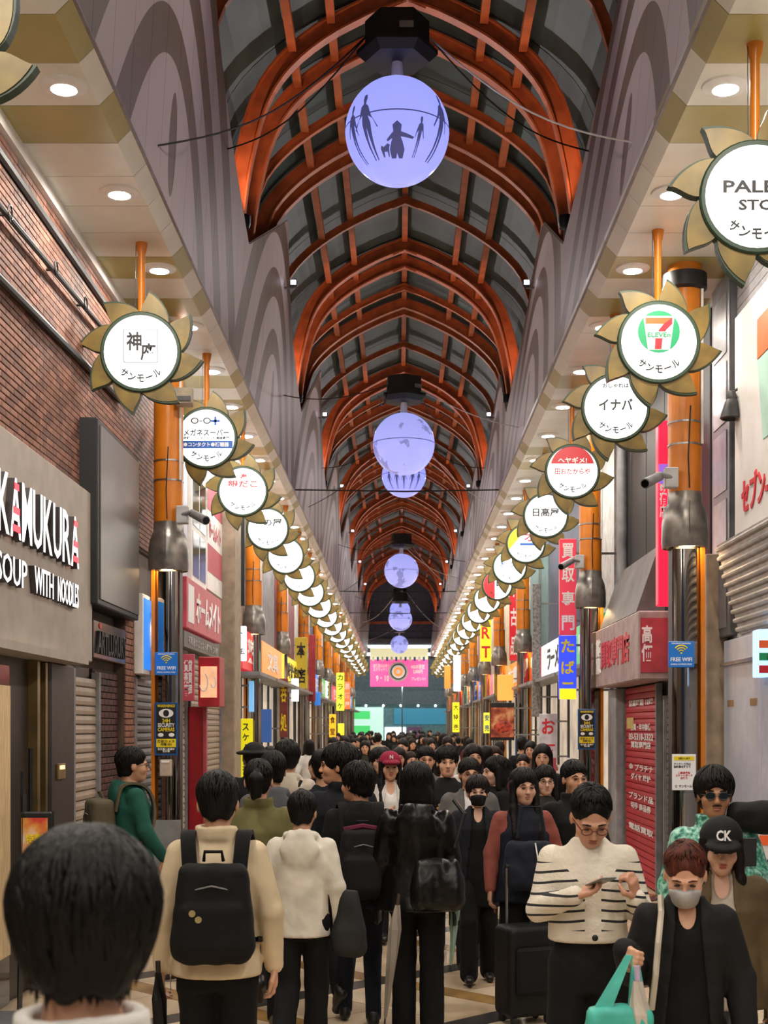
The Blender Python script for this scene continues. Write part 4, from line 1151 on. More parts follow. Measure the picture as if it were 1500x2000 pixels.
# generic receding shop fronts
PAL = [('beige', '#a39383'), ('white', '#b9b9b8'), ('brown', '#5f4a3e'), ('grey', '#77787c'), ('navy', '#2c3650'), ('cream', '#b3a68e'), ('maroon', '#6b3138'), ('teal', '#47686a')]
SIGNC = [('red', '#c22c36'), ('blue', '#2e6cc8'), ('orange', '#e0822e'), ('green', '#2f9a5a'), ('yellow', '#e2c832'), ('white', '#e6e8ea'), ('pink', '#d86a8a')]
WORDS = ['薬局', '喫茶', '文具', 'ラーメン', '時計店', '靴', '眼鏡', '古書', '和菓子', '花屋', '紳士服', '肉', '茶']
def front(side, d0, d1, i):
    s = 1 if side == 'right' else -1
    X = RX if s > 0 else LX
    cn, cc = PAL[(i * 3 + (s > 0)) % 8]; sn_, scol = SIGNC[(i * 2 + (s > 0) * 3) % 7]
    r = thing('shopfront', '%s shop front with %s fascia board on the %s, %s' % (cn, sn_, side, ['nearer', 'midway', 'far along', 'near the end'][min(3, int((d0 - 20) / 15))] + ' the row' * (d0 < 35)), 'shop front', (X, (d0 + d1) / 2, 0))
    MB().box(*sorted((X, X - s * .06)), d0 + .05, d1 - .05, EYE + 1.6, 6.0).build('upper_wall', M('shop_' + cn, cc, .7), r)
    bd = MB().bbox(*sorted((X - s * .0, X - s * .22)), d0 + .1, d1 - .1, EYE + .95, EYE + 1.6, .01).build('sign_board', E('board_' + sn_, scol, .45), r)
    text(WORDS[(i * 2 + (s > 0)) % 13], (X - s * .222, (d0 + d1) / 2, EYE + 1.28), (d1 - d0) * .5, .4, side, 'print_white' if sn_ not in ('white', 'yellow') else 'print_black', 'lettering', bd, .01)
    w_ = MB().box(*sorted((X - s * .01, X - s * .05)), d0 + .2, d1 - .2, .5, EYE + .85).build('shop_window', M('window_lit', '#e8dcc8', .3, emis=.22, var=.5, vs=1.5, col2='#6b5a48'), r)
    for k in range(4):
        y = d0 + .2 + (d1 - d0 - .4) * k / 3
        MB().box(*sorted((X - s * .05, X - s * .09)), y - .03, y + .03, 0, EYE + .9).build('mullion', 'dark_grey', w_)
    MB().box(*sorted((X, X - s * .12)), d0 + .1, d1 - .1, 0, .5).build('plinth', 'dark_grey', r)
    MB().box(*sorted((X - s * .0, X - s * .5)), d0 + .15, d1 - .15, EYE + .84, EYE + .9).build('canopy', 'mid_grey', r)
dd = 22.2; i = 0
while dd < 79:
    L_ = 3.2 + (i * 37 % 5) * .6
    front('left', dd, min(dd + L_, 80), i); dd += L_; i += 1
dd = 19.2; i = 0
while dd < 79:
    L_ = 3.4 + (i * 23 % 5) * .55
    front('right', dd, min(dd + L_, 80), i); dd += L_; i += 1
# flower-stall style lit kiosk on the right
kk = thing('street_stall', 'bright lit merchandise stall with price cards below the sake sign', 'stall', (2.5, 22, 0))
MB().bbox(2.2, 3.0, 21.6, 23.2, .0, 1.0, .02).build('counter', 'white_paint', kk)
for k in range(6):
    MB().box(2.22 + .13 * k, 2.32 + .13 * k, 21.58, 21.6, 1.02 + .12 * (k % 2), 1.3 + .12 * (k % 2)).build('price_card', ['print_white', 'pink_faded', 'print_white'][k % 3], kk)
mat_poster('goods', '#c8b49a', '#b5483a', '#e8ded0', 9)
MB().box(2.25, 2.95, 21.9, 22.9, 1.0, 1.22).build('goods_rack', 'goods', kk)
MB().box(2.22, 2.9, 21.62, 21.7, 1.22, 1.31).build('header', 'goods', kk)

# ---------------------------------------------------------------- far end
ew = thing('wall_end', 'grey end portal of the arcade with bright strip windows', 'wall', (0, 82, 0), kind='structure')
MB().box(-3.1, 3.4, 81.3, 81.6, EYE + 4.0, EYE + 5.2).build('lintel', M('portal_grey', '#4a5258', .6), ew)
for z in (4.65, 4.2): MB().box(-2.0, 2.1, 81.25, 81.3, EYE + z, EYE + z + .16).build('strip_light', E('strip_cool', '#e8f4f4', 1.6), ew)
MB().box(-1.95, 2.1, 81.15, 81.2, EYE + 6.05, EYE + 6.2).build('tie_bar', 'steel_orange', ew)
MB().box(-3.1, 3.4, 81.5, 81.6, EYE + 5.2, EYE + 9).build('gable', M('gable_dark', '#4a5868', .3), ew)
for x in (-2.9, 3.2): MB().box(x - .2, x + .2, 81.2, 82, 0, EYE + 4.0).build('portal_post', 'portal_grey', ew)
pk = thing('street_banner', 'pink event banner with white date and round emblem over the far end', 'banner', (0, 79, EYE + 2.35))
pY = 79.0
def bx(px): return (px - 780) * pY / F
MB().box(bx(723), bx(836), pY, pY + .04, ZP(1341, pY), ZP(1288, pY)).build('cloth', E('banner_pink', '#e2477f', .75), pk)
MB().box(bx(723), bx(836), pY, pY + .04, ZP(1288, pY), ZP(1266, pY)).build('top_band', E('banner_cream', '#cfc9a0', .6), pk)
for k in range(12):
    MB().box(bx(727 + k * 9), bx(731 + k * 9), pY - .02, pY, ZP(1291, pY), ZP(1283, pY)).build('stripe', 'print_blue' if k % 2 else 'print_white', pk)
cx = bx(778); cz = ZP(1312, pY)
for rr, m_ in ((.56, 'light_grey'), (.46, 'dark_grey'), (.38, 'print_white'), (.26, E('banner_or', '#f0803a', .5)), (.12, 'print_white')):
    MB().cyl((cx, pY - .03 - (.6 - rr) * .1, cz), (cx, pY, cz), rr, n=24).build('emblem', m_, pk)
text('9・10', (bx(747), pY - .01, ZP(1325, pY)), .75, .34, 'cam', 'print_white', 'lettering', pk)
text('総額還元の祭り\nスクラッチくじ', (bx(745), pY - .01, ZP(1304, pY)), .95, .42, 'cam', 'print_white', 'lettering', pk)
text('400本限定\n3,000円', (bx(816), pY - .01, ZP(1307, pY)), .8, .55, 'cam', 'print_white', 'lettering', pk)
text('プレゼント!', (bx(817), pY - .01, ZP(1326, pY)), .8, .2, 'cam', 'print_white', 'lettering', pk)
for s in (-1, 1): MB().tube([(s * 1.62 - .0, pY + .02, ZP(1268, pY)), (s * 1.9, pY + .02, EYE + 4.6)], .02, 5).build('cord', 'cable_black', pk)
pg = thing('plaza_floor', 'pale paving of the open square beyond the arcade', 'floor', (0, 96, -.05), kind='structure')
MB().box(-14, 14, 90, 118, -.2, -.02).build('paving', 'stone_beige', pg)
fb = thing('station_building', 'grey teal building beyond the arcade end with lit ground floor', 'building', (0, 104, 0))
MB().box(-12, 12, 104, 108, 0, 3.6).build('ground_wall', M('far_teal', '#6f9298', .6), fb)
MB().box(-12, 12, 103.2, 108, 3.6, 4.6).build('canopy', M('far_dark', '#5b646b', .6), fb)
MB().box(-12, 12, 104.5, 108, 4.6, 12).build('upper_wall', M('far_upper', '#79858c', .7), fb)
MB().box(-.4, 4.4, 103.9, 104, 2.1, 3.3).build('billboard', E('bill_teal', '#2f6f86', .5), fb)
MB().box(-1.1, .5, 103.9, 104, 0, 1.9).build('lit_opening', E('open_white', '#d9e8ea', .8), fb)
MB().box(.6, 1.7, 103.9, 104, 0, 1.9).build('purple_sign', E('far_purple', '#5a3f58', .3), fb)
text('7', (.85, 103.88, 1.4), .22, .45, 'cam', 'print_white', 'lettering', fb)
for k in range(3): MB().box(-3.4, -2.2, 103.9, 104, .3 + k * 1.1, .9 + k * 1.1).build('green_sign', E('far_green', '#3fae5c', .7), fb)
MB().box(-3.5, -1.2, 103.95, 104, 0, 3.4).build('pale_wall', E('far_pale', '#b9d8cc', .5), fb)
for k in range(5): MB().sphere((-2.5 + k * 1.3, 103.4, 3.5), .08, 8, 6).build('canopy_lamp', E('lamp_w', '#ffffff', 6), fb)
for x in (-3.5, 0.2, 4):  # lamps added to brighten the far building, none known in the square
    sl_ = thing('added_fill_lamp', 'added fill lamp in the square past the arcade, %s' % ('left' if x < -1 else 'right' if x > 1 else 'middle'), 'added lamp', (x, 99, 0), 'added fill lamps in the square')
    MB().cyl((0, 0, 0), (0, 0, 5.2), .06, .04, 8).build('post', 'mid_grey', sl_, False)
    MB().sphere((0, 0, 5.35), .2, 12, 8).build('lamp', E('lamp_w', '#ffffff', 6), sl_, False)
    ld = bpy.data.lights.new('street', 'POINT'); ld.energy = 70; ld.color = (.9, 1, .98); ld.shadow_soft_size = .2
    lo = bpy.data.objects.new('added_fill_beam', ld); lo.location = (0, -.1, 5.0); link(lo, sl_)
for x, w_, c in ((-7, 4, '#4c5a5c'), (8, 5, '#55504f')):
    b_ = thing('side_building', '%s building edge beside the square past the arcade' % ('dark green grey' if x < 0 else 'brownish grey'), 'building', (x, 90, 0))
    MB().box(x - w_ / 2, x + w_ / 2, 88, 103, 0, 11).build('wall', M('sideb%d' % x, c, .7), b_)
    for k in range(4):
        MB().box(x - w_ / 2 - .02 if x > 0 else x + w_ / 2, x - w_ / 2 if x > 0 else x + w_ / 2 + .02, 89 + k * 3.4, 91 + k * 3.4, 1, 3).build('window', E('sb_win', '#cfe0d8', .7), b_)

# tie rods across the street and white floodlights on the cladding tips
for i, (y, z) in enumerate(((25.0, 4.29), (43.8, 4.3), (52, 4.3), (62, 4.3))):
    base_obj(MB().tube([(-1.9, y, EYE + z), (.1, y, EYE + z - .03), (1.85, y, EYE + z)], .014, 6), 'tie_rod', 'cable_black',
             ['dark steel rod spanning the arcade below the second globe', 'thin steel rod spanning the arcade below the fourth globe', 'thin far steel rod above the sixth globe', 'farthest thin steel rod across the arcade'][i], 'rod')
def flood(x, y, z, lab, e=55):
    r = thing('flood_lamp', lab, 'floodlight', (x, y, z), 'white floodlights on the cladding tips')
    s = -1 if x < 0 else 1
    MB().bbox(-.055, .055, -.05, .05, -.045, .055, .01).build('case', 'black_metal', r, False)
    MB().box(-.04, .04, -.056, -.05, -.025, .04).build('lens', M('flood_lens', '#ffffff', .4, emis=3, var=0, ecol='#f0e8ff'), r, False)
    MB().box(*sorted((s * .0, s * .16)), -.01, .03, -.07, -.045).build('bracket', 'mid_grey', r, False)
    ld = bpy.data.lights.new('flood', 'SPOT'); ld.energy = e; ld.color = (1, .93, .92); ld.spot_size = math.radians(105); ld.spot_blend = .8; ld.shadow_soft_size = .08
    lo = bpy.data.objects.new('flood_beam', ld); lo.location = (0, -.1, .02)
    lo.rotation_euler = Vector((-s * 1.0, -.7, -.12)).to_track_quat('-Z', 'Y').to_euler(); link(lo, r)
for k in range(-1, 7):
    y = 16.5 + PER * k + 4.4 + 8.8
    y = 12.1 + PER * k
    flood(-1.60, y, EYE + 6.7, 'small white floodlight on the %s cladding spire along the left' % nth(k + 1))
    flood(1.92, y, EYE + 6.7, 'small white floodlight on the %s cladding spire along the right' % nth(k + 1))
# ---------------------------------------------------------------- people: distance-field bodies meshed with surface nets
def snet(f, lo, hi, h):
    lo = np.array(lo, np.float32); hi = np.array(hi, np.float32)
    n = np.maximum(np.ceil((hi - lo) / h).astype(int) + 1, 4)
    ax = [lo[i] + h * np.arange(n[i], dtype=np.float32) for i in range(3)]
    G = np.meshgrid(*ax, indexing='ij')
    # coarse pass: only nodes near the surface are evaluated
    bs = 4
    nb = -(-n // bs)
    bc = [lo[i] + h * (bs * np.arange(nb[i], dtype=np.float32) + (bs - 1) / 2) for i in range(3)]
    BG = np.meshgrid(*bc, indexing='ij')
    bv = f(BG[0].ravel(), BG[1].ravel(), BG[2].ravel()).reshape(nb)
    full = np.repeat(np.repeat(np.repeat(bv, bs, 0), bs, 1), bs, 2)[:n[0], :n[1], :n[2]]
    near = np.abs(full) < h * bs * 1.6 + .012
    V = np.where(full < 0, -1.0, 1.0).astype(np.float32)
    V[near] = f(G[0][near], G[1][near], G[2][near])
    V[0] = V[-1] = 1; V[:, 0] = V[:, -1] = 1; V[:, :, 0] = V[:, :, -1] = 1
    ins = V < 0
    m = n - 1
    cor = [(a, b, c) for a in (0, 1) for b in (0, 1) for c in (0, 1)]
    cnt = sum(ins[a:a + m[0], b:b + m[1], c:c + m[2]].astype(np.int8) for a, b, c in cor)
    act = (cnt > 0) & (cnt < 8)
    idx = -np.ones(m, np.int64)
    I = np.argwhere(act)
    idx[act] = np.arange(len(I))
    P = np.zeros((len(I), 3), np.float32); K = np.zeros(len(I), np.float32)
    for a in cor:
        for d in range(3):
            if a[d] == 1: continue
            b = list(a); b[d] = 1
            va = V[I[:, 0] + a[0], I[:, 1] + a[1], I[:, 2] + a[2]]; vb = V[I[:, 0] + b[0], I[:, 1] + b[1], I[:, 2] + b[2]]
            mk = (va < 0) != (vb < 0)
            t = np.where(mk, va / np.where(mk, va - vb, 1), 0)
            p = np.tile(np.array(a, np.float32), (len(I), 1)); p[:, d] += t
            P += p * mk[:, None]; K += mk
    P = (P / K[:, None] + I) * h + lo
    Q = []
    for d in range(3):
        e, g = [(1, 2), (2, 0), (0, 1)][d]
        s0 = [slice(None)] * 3; s1 = [slice(None)] * 3
        s0[d] = slice(0, -1); s1[d] = slice(1, None)
        A = ins[tuple(s0)]; B = ins[tuple(s1)]
        C = np.argwhere(A != B)
        C = C[(C[:, e] > 0) & (C[:, g] > 0) & (C[:, e] < n[e] - 1) & (C[:, g] < n[g] - 1)]
        fl = A[C[:, 0], C[:, 1], C[:, 2]]
        def cell(de, dg):
            q = C.copy(); q[:, e] -= de; q[:, g] -= dg
            return idx[q[:, 0], q[:, 1], q[:, 2]]
        q = np.stack([cell(1, 1), cell(0, 1), cell(0, 0), cell(1, 0)], 1)
        q[~fl] = q[~fl][:, ::-1]
        Q.append(q)
    return P, np.concatenate(Q)

def smin(a, b, k):
    h = np.clip(.5 + .5 * (b - a) / k, 0, 1)
    return b + (a - b) * h - k * h * (1 - h)
def smax(a, b, k): return -smin(-a, -b, k)
def cone(x, y, z, a, b, ra, rb):
    ba = [b[i] - a[i] for i in range(3)]
    L2 = ba[0] ** 2 + ba[1] ** 2 + ba[2] ** 2 + 1e-9
    px, py, pz = x - a[0], y - a[1], z - a[2]
    t = np.clip((px * ba[0] + py * ba[1] + pz * ba[2]) / L2, 0, 1)
    return np.sqrt((px - t * ba[0]) ** 2 + (py - t * ba[1]) ** 2 + (pz - t * ba[2]) ** 2) - (ra + (rb - ra) * t)
def ell(x, y, z, c, r):
    px, py, pz = (x - c[0]) / r[0], (y - c[1]) / r[1], (z - c[2]) / r[2]
    k0 = np.sqrt(px * px + py * py + pz * pz) + 1e-6
    k1 = np.sqrt((px / r[0]) ** 2 + (py / r[1]) ** 2 + (pz / r[2]) ** 2) + 1e-6
    return k0 * (k0 - 1) / k1
def wob(x, y, z, s, seed):
    r = np.random.RandomState(seed)
    o = 0
    for i in range(4):
        w_ = r.normal(size=3) * s; p = r.rand() * 6.28
        o = o + np.sin(w_[0] * x + w_[1] * y + w_[2] * z + p + 1.5 * np.sin(w_[2] * x - w_[0] * z + p))
    return o / 4
def mesh_from(name, parts, mat, smooth=True):
    V = []; Fc = []; k = 0
    for P, Q in parts:
        V.append(P); Fc.append(Q + k); k += len(P)
    V = np.concatenate(V); Fc = np.concatenate(Fc)
    me = bpy.data.meshes.new(name)
    me.vertices.add(len(V)); me.vertices.foreach_set('co', V.astype(np.float32).ravel())
    me.loops.add(Fc.size); me.loops.foreach_set('vertex_index', Fc.astype(np.int32).ravel())
    me.polygons.add(len(Fc)); me.polygons.foreach_set('loop_start', np.arange(0, Fc.size, 4, dtype=np.int32))
    me.update(calc_edges=True)
    me.polygons.foreach_set('use_smooth', np.ones(len(Fc), bool))
    me.materials.append(mat)
    return me

def deep(c):
    h = c.strip('#'); v = [int(h[i:i + 2], 16) for i in (0, 2, 4)]
    k = .62 if max(v) < 0x50 else 1
    return '#%02x%02x%02x' % tuple(int(q * k) for q in v)
def cloth(c, rough=.85, sheen=0):
    c = deep(c)
    return M('cloth' + c.strip('#') + str(rough), c, rough, var=.12, vs=5, bump=.12, bs=25, spec=.3)
def skin(c): return M('skin' + c.strip('#'), c, .5, var=.05, vs=8)
def hairm(c):
    c = deep(c)
    return M('hair' + c.strip('#'), c, .55, var=.35, vs=14, stretch=(3, 3, .5), bump=.25, bs=45, spec=.22)

def rotm(yaw, pitch, roll=0):
    """head rotation: pitch>0 looks down, yaw>0 turns to +X"""
    return np.array((Matrix.Rotation(yaw, 3, 'Z') @ Matrix.Rotation(pitch, 3, 'X') @ Matrix.Rotation(roll, 3, 'Y')))

def head_sdf(x, y, z, female=False):
    d = ell(x, y, z, (0, .015, .035), (.076, .098, .092))
    d = smin(d, ell(x, y, z, (0, -.03, -.03), (.063, .066, .085)), .035)
    d = smin(d, ell(x, y, z, (0, -.055, -.088), (.034 if female else .042, .036, .03)), .03)
    for s in (-1, 1):
        d = smin(d, ell(x, y, z, (s * .042, -.06, -.03), (.026, .026, .026)), .02)          # cheeks
        d = smax(d, -ell(x, y, z, (s * .032, -.108, .004), (.021, .02, .012)), .012)         # sockets
        d = smin(d, ell(x, y, z, (s * .081, .008, -.008), (.010, .022, .031)), .008)         # ears
        d = smin(d, cone(x, y, z, (s * .012, -.098, .02), (s * .05, -.082, .022), .008, .006), .015)
        d = smin(d, ell(x, y, z, (s * .011, -.106, -.034), (.009, .010, .008)), .008)
    d = smin(d, cone(x, y, z, (0, -.094, .012), (0, -.114, -.03), .007, .011), .012)        # nose
    d = smin(d, ell(x, y, z, (0, -.093, -.057), (.022, .012, .006)), .006)
    d = smin(d, ell(x, y, z, (0, -.091, -.068), (.019, .013, .007)), .006)
    d = smax(d, -ell(x, y, z, (0, -.106, -.0625), (.026, .012, .0022)), .003)                # mouth line
    d = smin(d, cone(x, y, z, (0, .02, -.06), (0, .03, -.125), .052, .05), .03)            # neck
    return d

def hair_sdf(x, y, z, style, seed):
    st = .0016 * np.sin(70 * np.arctan2(x, y + .001) + 6 * wob(x, y, z, 18, seed)) + .004 * wob(x, y, z, 22, seed + 1)
    vol = {'short': .0, 'puff': .012, 'bob': .008, 'long': .006, 'pony': -.002, 'bun': -.002, 'fringe': .01}[style]
    d = ell(x, y, z, (0, .022, .045), (.089 + vol, .112 + vol, .098 + vol))
    low = -.075 if style in ('short', 'puff', 'fringe') else -.05
    d = smin(d, ell(x, y, z, (0, .05, -.02), (.070 + vol * .6, .068 + vol * .5, .09 if low < -.06 else .07)), .03)
    if style in ('bob', 'long'):
        bot = -.15 if style == 'bob' else -.36
        for s in (-1, 1):
            d = smin(d, cone(x, y, z, (s * .078, .0, .03), (s * (.092 if style == 'bob' else .085), .0 if style == 'bob' else -.03, -.15), .028, .028), .03)
            if style == 'long': d = smin(d, cone(x, y, z, (s * .085, -.03, -.15), (s * .09, -.12, bot), .03, .024), .03)
        d = smin(d, ell(x, y, z, (0, .06, bot * .45), (.1, .055, abs(bot) * .62)), .03)
    if style == 'pony':
        d = smin(d, cone(x, y, z, (0, .12, .06), (0, .17, .02), .022, .04), .015)
        d = smin(d, cone(x, y, z, (0, .17, .02), (0, .16, -.2), .045, .02), .02)
    if style == 'bun':
        d = smin(d, ell(x, y, z, (0, .13, .03), (.045, .045, .045)), .01)
    # face opening
    fz = .055 if style in ('fringe', 'bob', 'short', 'puff', 'long') else .085
    cut = ell(x, y, z, (0, -.13, -.05), (.078, .105, .05 + fz))
    if style in ('fringe', 'bob'):
        cut = smax(cut, z - .043, .008)
    d = smax(d, -cut, .012)
    # clear ears and jaw on short styles
    if style in ('short', 'puff', 'fringe', 'pony', 'bun'):
        for s in (-1, 1):
            d = smax(d, -ell(x, y, z, (s * .1, -.015, -.04), (.03, .045, .05)), .012)
        d = smax(d, -(z + .078 + .25 * (y - .09) + .008 * np.sin(x * 90)), .008)
    return d + st

def locks(style, seed, n):
    """tapered locks flowing from the crown over the hair volume"""
    rs = np.random.RandomState(seed + 100)
    vol = {'short': .0, 'puff': .012, 'bob': .008, 'long': .006, 'pony': -.002, 'bun': -.002, 'fringe': .01}[style]
    C = np.array([0, .022, .045]); R3 = np.array([.089 + vol, .112 + vol, .098 + vol])
    T = 8
    az = rs.rand(n) * 2 * PI                       # 0 = back
    fr = np.abs(((az + PI) % (2 * PI)) - PI) / PI   # 0 back .. 1 front
    end = np.interp(fr, [0, .35, .6, .75, 1], [2.55, 2.4, 1.85, 1.42, 1.38])
    if style in ('bob', 'long'): end = np.interp(fr, [0, .35, .6, .75, 1], [2.3, 2.4, 2.3, 1.5, 1.4])
    if style in ('pony', 'bun'): end = np.interp(fr, [0, .35, .6, .75, 1], [1.7, 1.7, 1.4, .85, .7])
    st = rs.rand(n) * 1.5 + .05
    st = np.minimum(st, np.maximum(end - .45, .05)); end = np.maximum(st + .3, end + rs.normal(size=n) * .1)
    end = np.minimum(end, st + .7 + .6 * rs.rand(n))
    t = np.linspace(0, 1, T)
    th = st[:, None] + (end - st)[:, None] * t
    a = az[:, None] + (rs.normal(size=n) * .16)[:, None] * t + .12 * np.sin(th * 3 + rs.rand(n)[:, None] * 6)
    sr = np.where(th < PI / 2, np.sin(th), np.maximum(np.sin(th), .78))
    dirv = np.stack([sr * np.sin(a), sr * np.cos(a), np.cos(th)], 2)
    lift = 1.0 + rs.rand(n)[:, None] * .035 - .01 + (rs.rand(n) ** 2 * .07)[:, None] * t ** 3
    P = C + dirv * R3 * lift[..., None]
    low = np.clip((th - 1.6) / .6, 0, 1)[..., None]
    P[..., :2] = P[..., :2] * (1 - .14 * low); P[..., 2] -= .035 * low[..., 0]
    tg = np.gradient(P, axis=1); tg /= np.linalg.norm(tg, axis=2)[..., None] + 1e-9
    sd = np.cross(tg, dirv); sd /= np.linalg.norm(sd, axis=2)[..., None] + 1e-9
    wd = ((.006 + .005 * rs.rand(n))[:, None] * np.sin(np.clip(t * .9 + .12, 0, 1) * PI) ** .6)[..., None]
    V = np.stack([P - sd * wd, P + dirv * wd * .45, P + sd * wd, P - dirv * wd * .3], 2)   # n,T,4,3
    b = np.arange(n)[:, None, None] * T * 4 + np.arange(T - 1)[None, :, None] * 4
    k = np.arange(4)[None, None, :]
    q = np.stack([b + k, b + (k + 1) % 4, b + 4 + (k + 1) % 4, b + 4 + k], 3).reshape(-1, 4)
    return V.reshape(-1, 3).astype(np.float32), q

def hand_parts(w, fdir, pdir, curl, s):
    """w wrist, fdir finger direction, pdir palm normal, curl 0..1, s +1/-1 thumb side"""
    fd = Vector(fdir).normalized(); pn = Vector(pdir); pn = (pn - fd * pn.dot(fd)).normalized(); sd = fd.cross(pn) * s
    w = Vector(w)
    segs = []
    for i, (o, L) in enumerate(((.028, .072), (.010, .08), (-.009, .075), (-.027, .06))):
        a = w + fd * .085 + sd * o
        p = a; ang = curl * .5
        for j, fr in enumerate((.42, .32, .26)):
            dr = fd * math.cos(ang) + pn * math.sin(ang)
            q = p + dr * L * fr
            segs.append((p, q, .0092 - .0008 * j, .0086 - .0008 * j)); p = q
            ang += curl * 1.0
    t0 = w + fd * .03 + sd * .03
    t1 = t0 + (fd * .55 + sd * .6 + pn * .35 * curl).normalized() * .045
    t2 = t1 + (fd * .9 + sd * (.25 - .4 * curl) + pn * .5 * curl).normalized() * .04
    segs += [(t0, t1, .013, .011), (t1, t2, .011, .008)]
    segs += [(w - fd * .025, w, .026, .024)]
    for o in (.022, .0, -.02): segs.append((w + fd * .01 + sd * o * .8, w + fd * .08 + sd * o, .016, .013))
    pts = np.array([v for q in segs for v in q[:2]])
    lo = pts.min(0) - .03; hi = pts.max(0) + .03
    def f(x, y, z):
        d = 9
        for a, b, ra, rb in segs:
            d = smin(d, cone(x, y, z, a, b, ra, rb), .008) if not np.isscalar(d) else cone(x, y, z, a, b, ra, rb)
        return d
    return snet(f, lo, hi, .0055)

ARM = {  # elbow, wrist (right side uses -x), finger direction, palm normal, curl
    'down': ((.225, .03, 1.11), (.24, -.02, .875), (.05, -.1, -1), (-1, 0, 0), .55),
    'swing_f': ((.225, -.03, 1.12), (.24, -.17, .92), (.0, -.5, -1), (-1, 0, 0), .6),
    'swing_b': ((.225, .12, 1.13), (.26, .16, .9), (.05, .1, -1), (-1, 0, 0), .6),
    'phone': ((.25, -.02, 1.12), (.1, -.24, 1.16), (-.8, -.45, .25), (0, -.3, .95), .5),
    'chest': ((.25, .02, 1.13), (.13, -.22, 1.2), (-.35, -.25, .9), (-.6, .6, 0), 1.1),
    'belly': ((.25, .03, 1.12), (.05, -.2, 1.08), (-1, -.15, .1), (0, .9, .2), .6),
    'carry': ((.25, .05, 1.13), (.2, -.2, 1.0), (-.1, -.6, -.5), (-.8, .1, -.3), 1.3),
    'strap': ((.22, -.12, 1.17), (.1, -.16, 1.33), (-.4, -.2, .8), (-.3, .9, 0), 1.2),
}
LEG = {  # knee, ankle, foot pitch
    'stand': ((.09, -.01, .49), (.095, .02, .085), 0),
    'fwd': ((.085, -.15, .5), (.085, -.22, .09), -.1),
    'back': ((.085, .02, .48), (.085, .26, .19), .75),
    'step': ((.085, -.06, .49), (.085, .02, .085), 0),
}
def person(label, x, d, h, rz=0, top='#333333', pants='#15151a', hair='short', hairc='#0d0b0b', skc='#c9987a', arms=('down', 'down'), legs=('fwd', 'back'),
           hem=.86, wide=1.0, hood=False, collar=None, collarc=None, yaw=0, pitch=0, face=True, open_c=None, inner='#101012', legw=1.0, hands=(1, 1), vx=.014, female=False, top_rough=.85,
           shoe='#141414', seed=1, waistcoat=None, sleeve=None, group='people in the arcade', skirt=None, flare=0, lips=None, name='person', bodyonly=False, topname='jacket', lock_n=260):
    H = h / 1.70
    r = thing(name, label, 'person', (x, d, 0), group, rz=rz)
    r.scale = (H, H, H)
    X = {}
    hv = .0075 if vx < .02 else vx * .55
    R = rotm(yaw, pitch); Ri = R.T
    piv = np.array([0, .03, 1.46]); hc0 = np.array([0, -.005, 1.575]) - piv
    HC_ = piv + R @ hc0
    def to_head(P): return (np.asarray(P) @ R.T + HC_)
    arms_p = []
    for s, a in zip((-1, 1), arms):
        e, wv, fd, pn, cu = ARM[a] if isinstance(a, str) else a
        q = lambda v: (s * v[0], v[1], v[2])
        arms_p.append((s, (s * .155 * wide ** .5, .015, 1.355), q(e), q(wv), q(fd), q(pn), cu))
    legs_p = []
    for s, l in zip((-1, 1), legs):
        k, a, p = LEG[l] if isinstance(l, str) else l
        legs_p.append((s, (s * .085, .01, .9), (s * k[0], k[1], k[2]), (s * a[0], a[1], a[2]), p))
    # ---- body
    def fb_(x_, y_, z_):
        b = np.interp(z_, [.8, .95, 1.1, 1.28, 1.36, 1.42, 1.46], [.075, .08, .08, .095, .065, .05, .045]); a = np.interp(z_, [.8, .95, 1.1, 1.28, 1.36, 1.42, 1.46], [.11, .115, .11, .135, .11, .06, .05])
        dd_ = (np.sqrt((x_ / a) ** 2 + (y_ / b) ** 2) - 1) * b
        dd_ = np.maximum(dd_, np.maximum(.82 - z_, z_ - 1.46))
        for s, S, e, wv, *_ in arms_p:
            dd_ = smin(dd_, cone(x_, y_, z_, S, e, .042, .032), .02); dd_ = smin(dd_, cone(x_, y_, z_, e, wv, .032, .022), .02)
        for s, hp, k, a_, _ in legs_p:
            dd_ = smin(dd_, cone(x_, y_, z_, hp, k, .07, .045), .02); dd_ = smin(dd_, cone(x_, y_, z_, k, a_, .045, .03), .02)
        dd_ = smin(dd_, cone(x_, y_, z_, (0, .03, 1.36), tuple(piv + R @ np.array([0, .0, .06])), .056, .05), .03)
        return dd_
    B = []
    allp = np.array([p for q in arms_p for p in q[1:4]] + [p for q in legs_p for p in q[1:4]])
    B.append(snet(fb_, np.minimum(allp.min(0), (-.2, -.14, .05)) - .06, np.maximum(allp.max(0), (.2, .14, 1.5)) + .06, max(.02, vx * 1.4)))
    P, Q = snet(lambda a, b, c: head_sdf(a, b, c, female), (-.105, -.15, -.2), (.105, .13, .14), hv)
    B.append((to_head(P), Q))
    if not bodyonly:
        for (s, S, e, wv, fd, pn, cu), hd_ in zip(arms_p, hands):
            if hd_: B.append(hand_parts(wv, fd, pn, cu, s))
    body = bpy.data.objects.new('body', mesh_from('body', B, skin(skc))); link(body, r)
    # ---- hair
    if hair:
        lo = (-.15, -.13, -.2) if hair != 'long' else (-.15, -.13, -.42)
        P, Q = snet(lambda a, b, c: hair_sdf(a, b, c, hair, seed), lo, (.15, .24, .18), hv * 1.05)
        HP = [(to_head(P), Q)]
        if vx < .02 and lock_n: 
            lp_, lq_ = locks(hair, seed, lock_n); HP.append((to_head(lp_), lq_))
        link(bpy.data.objects.new('hair', mesh_from('hair', HP, hairm(hairc))), r)
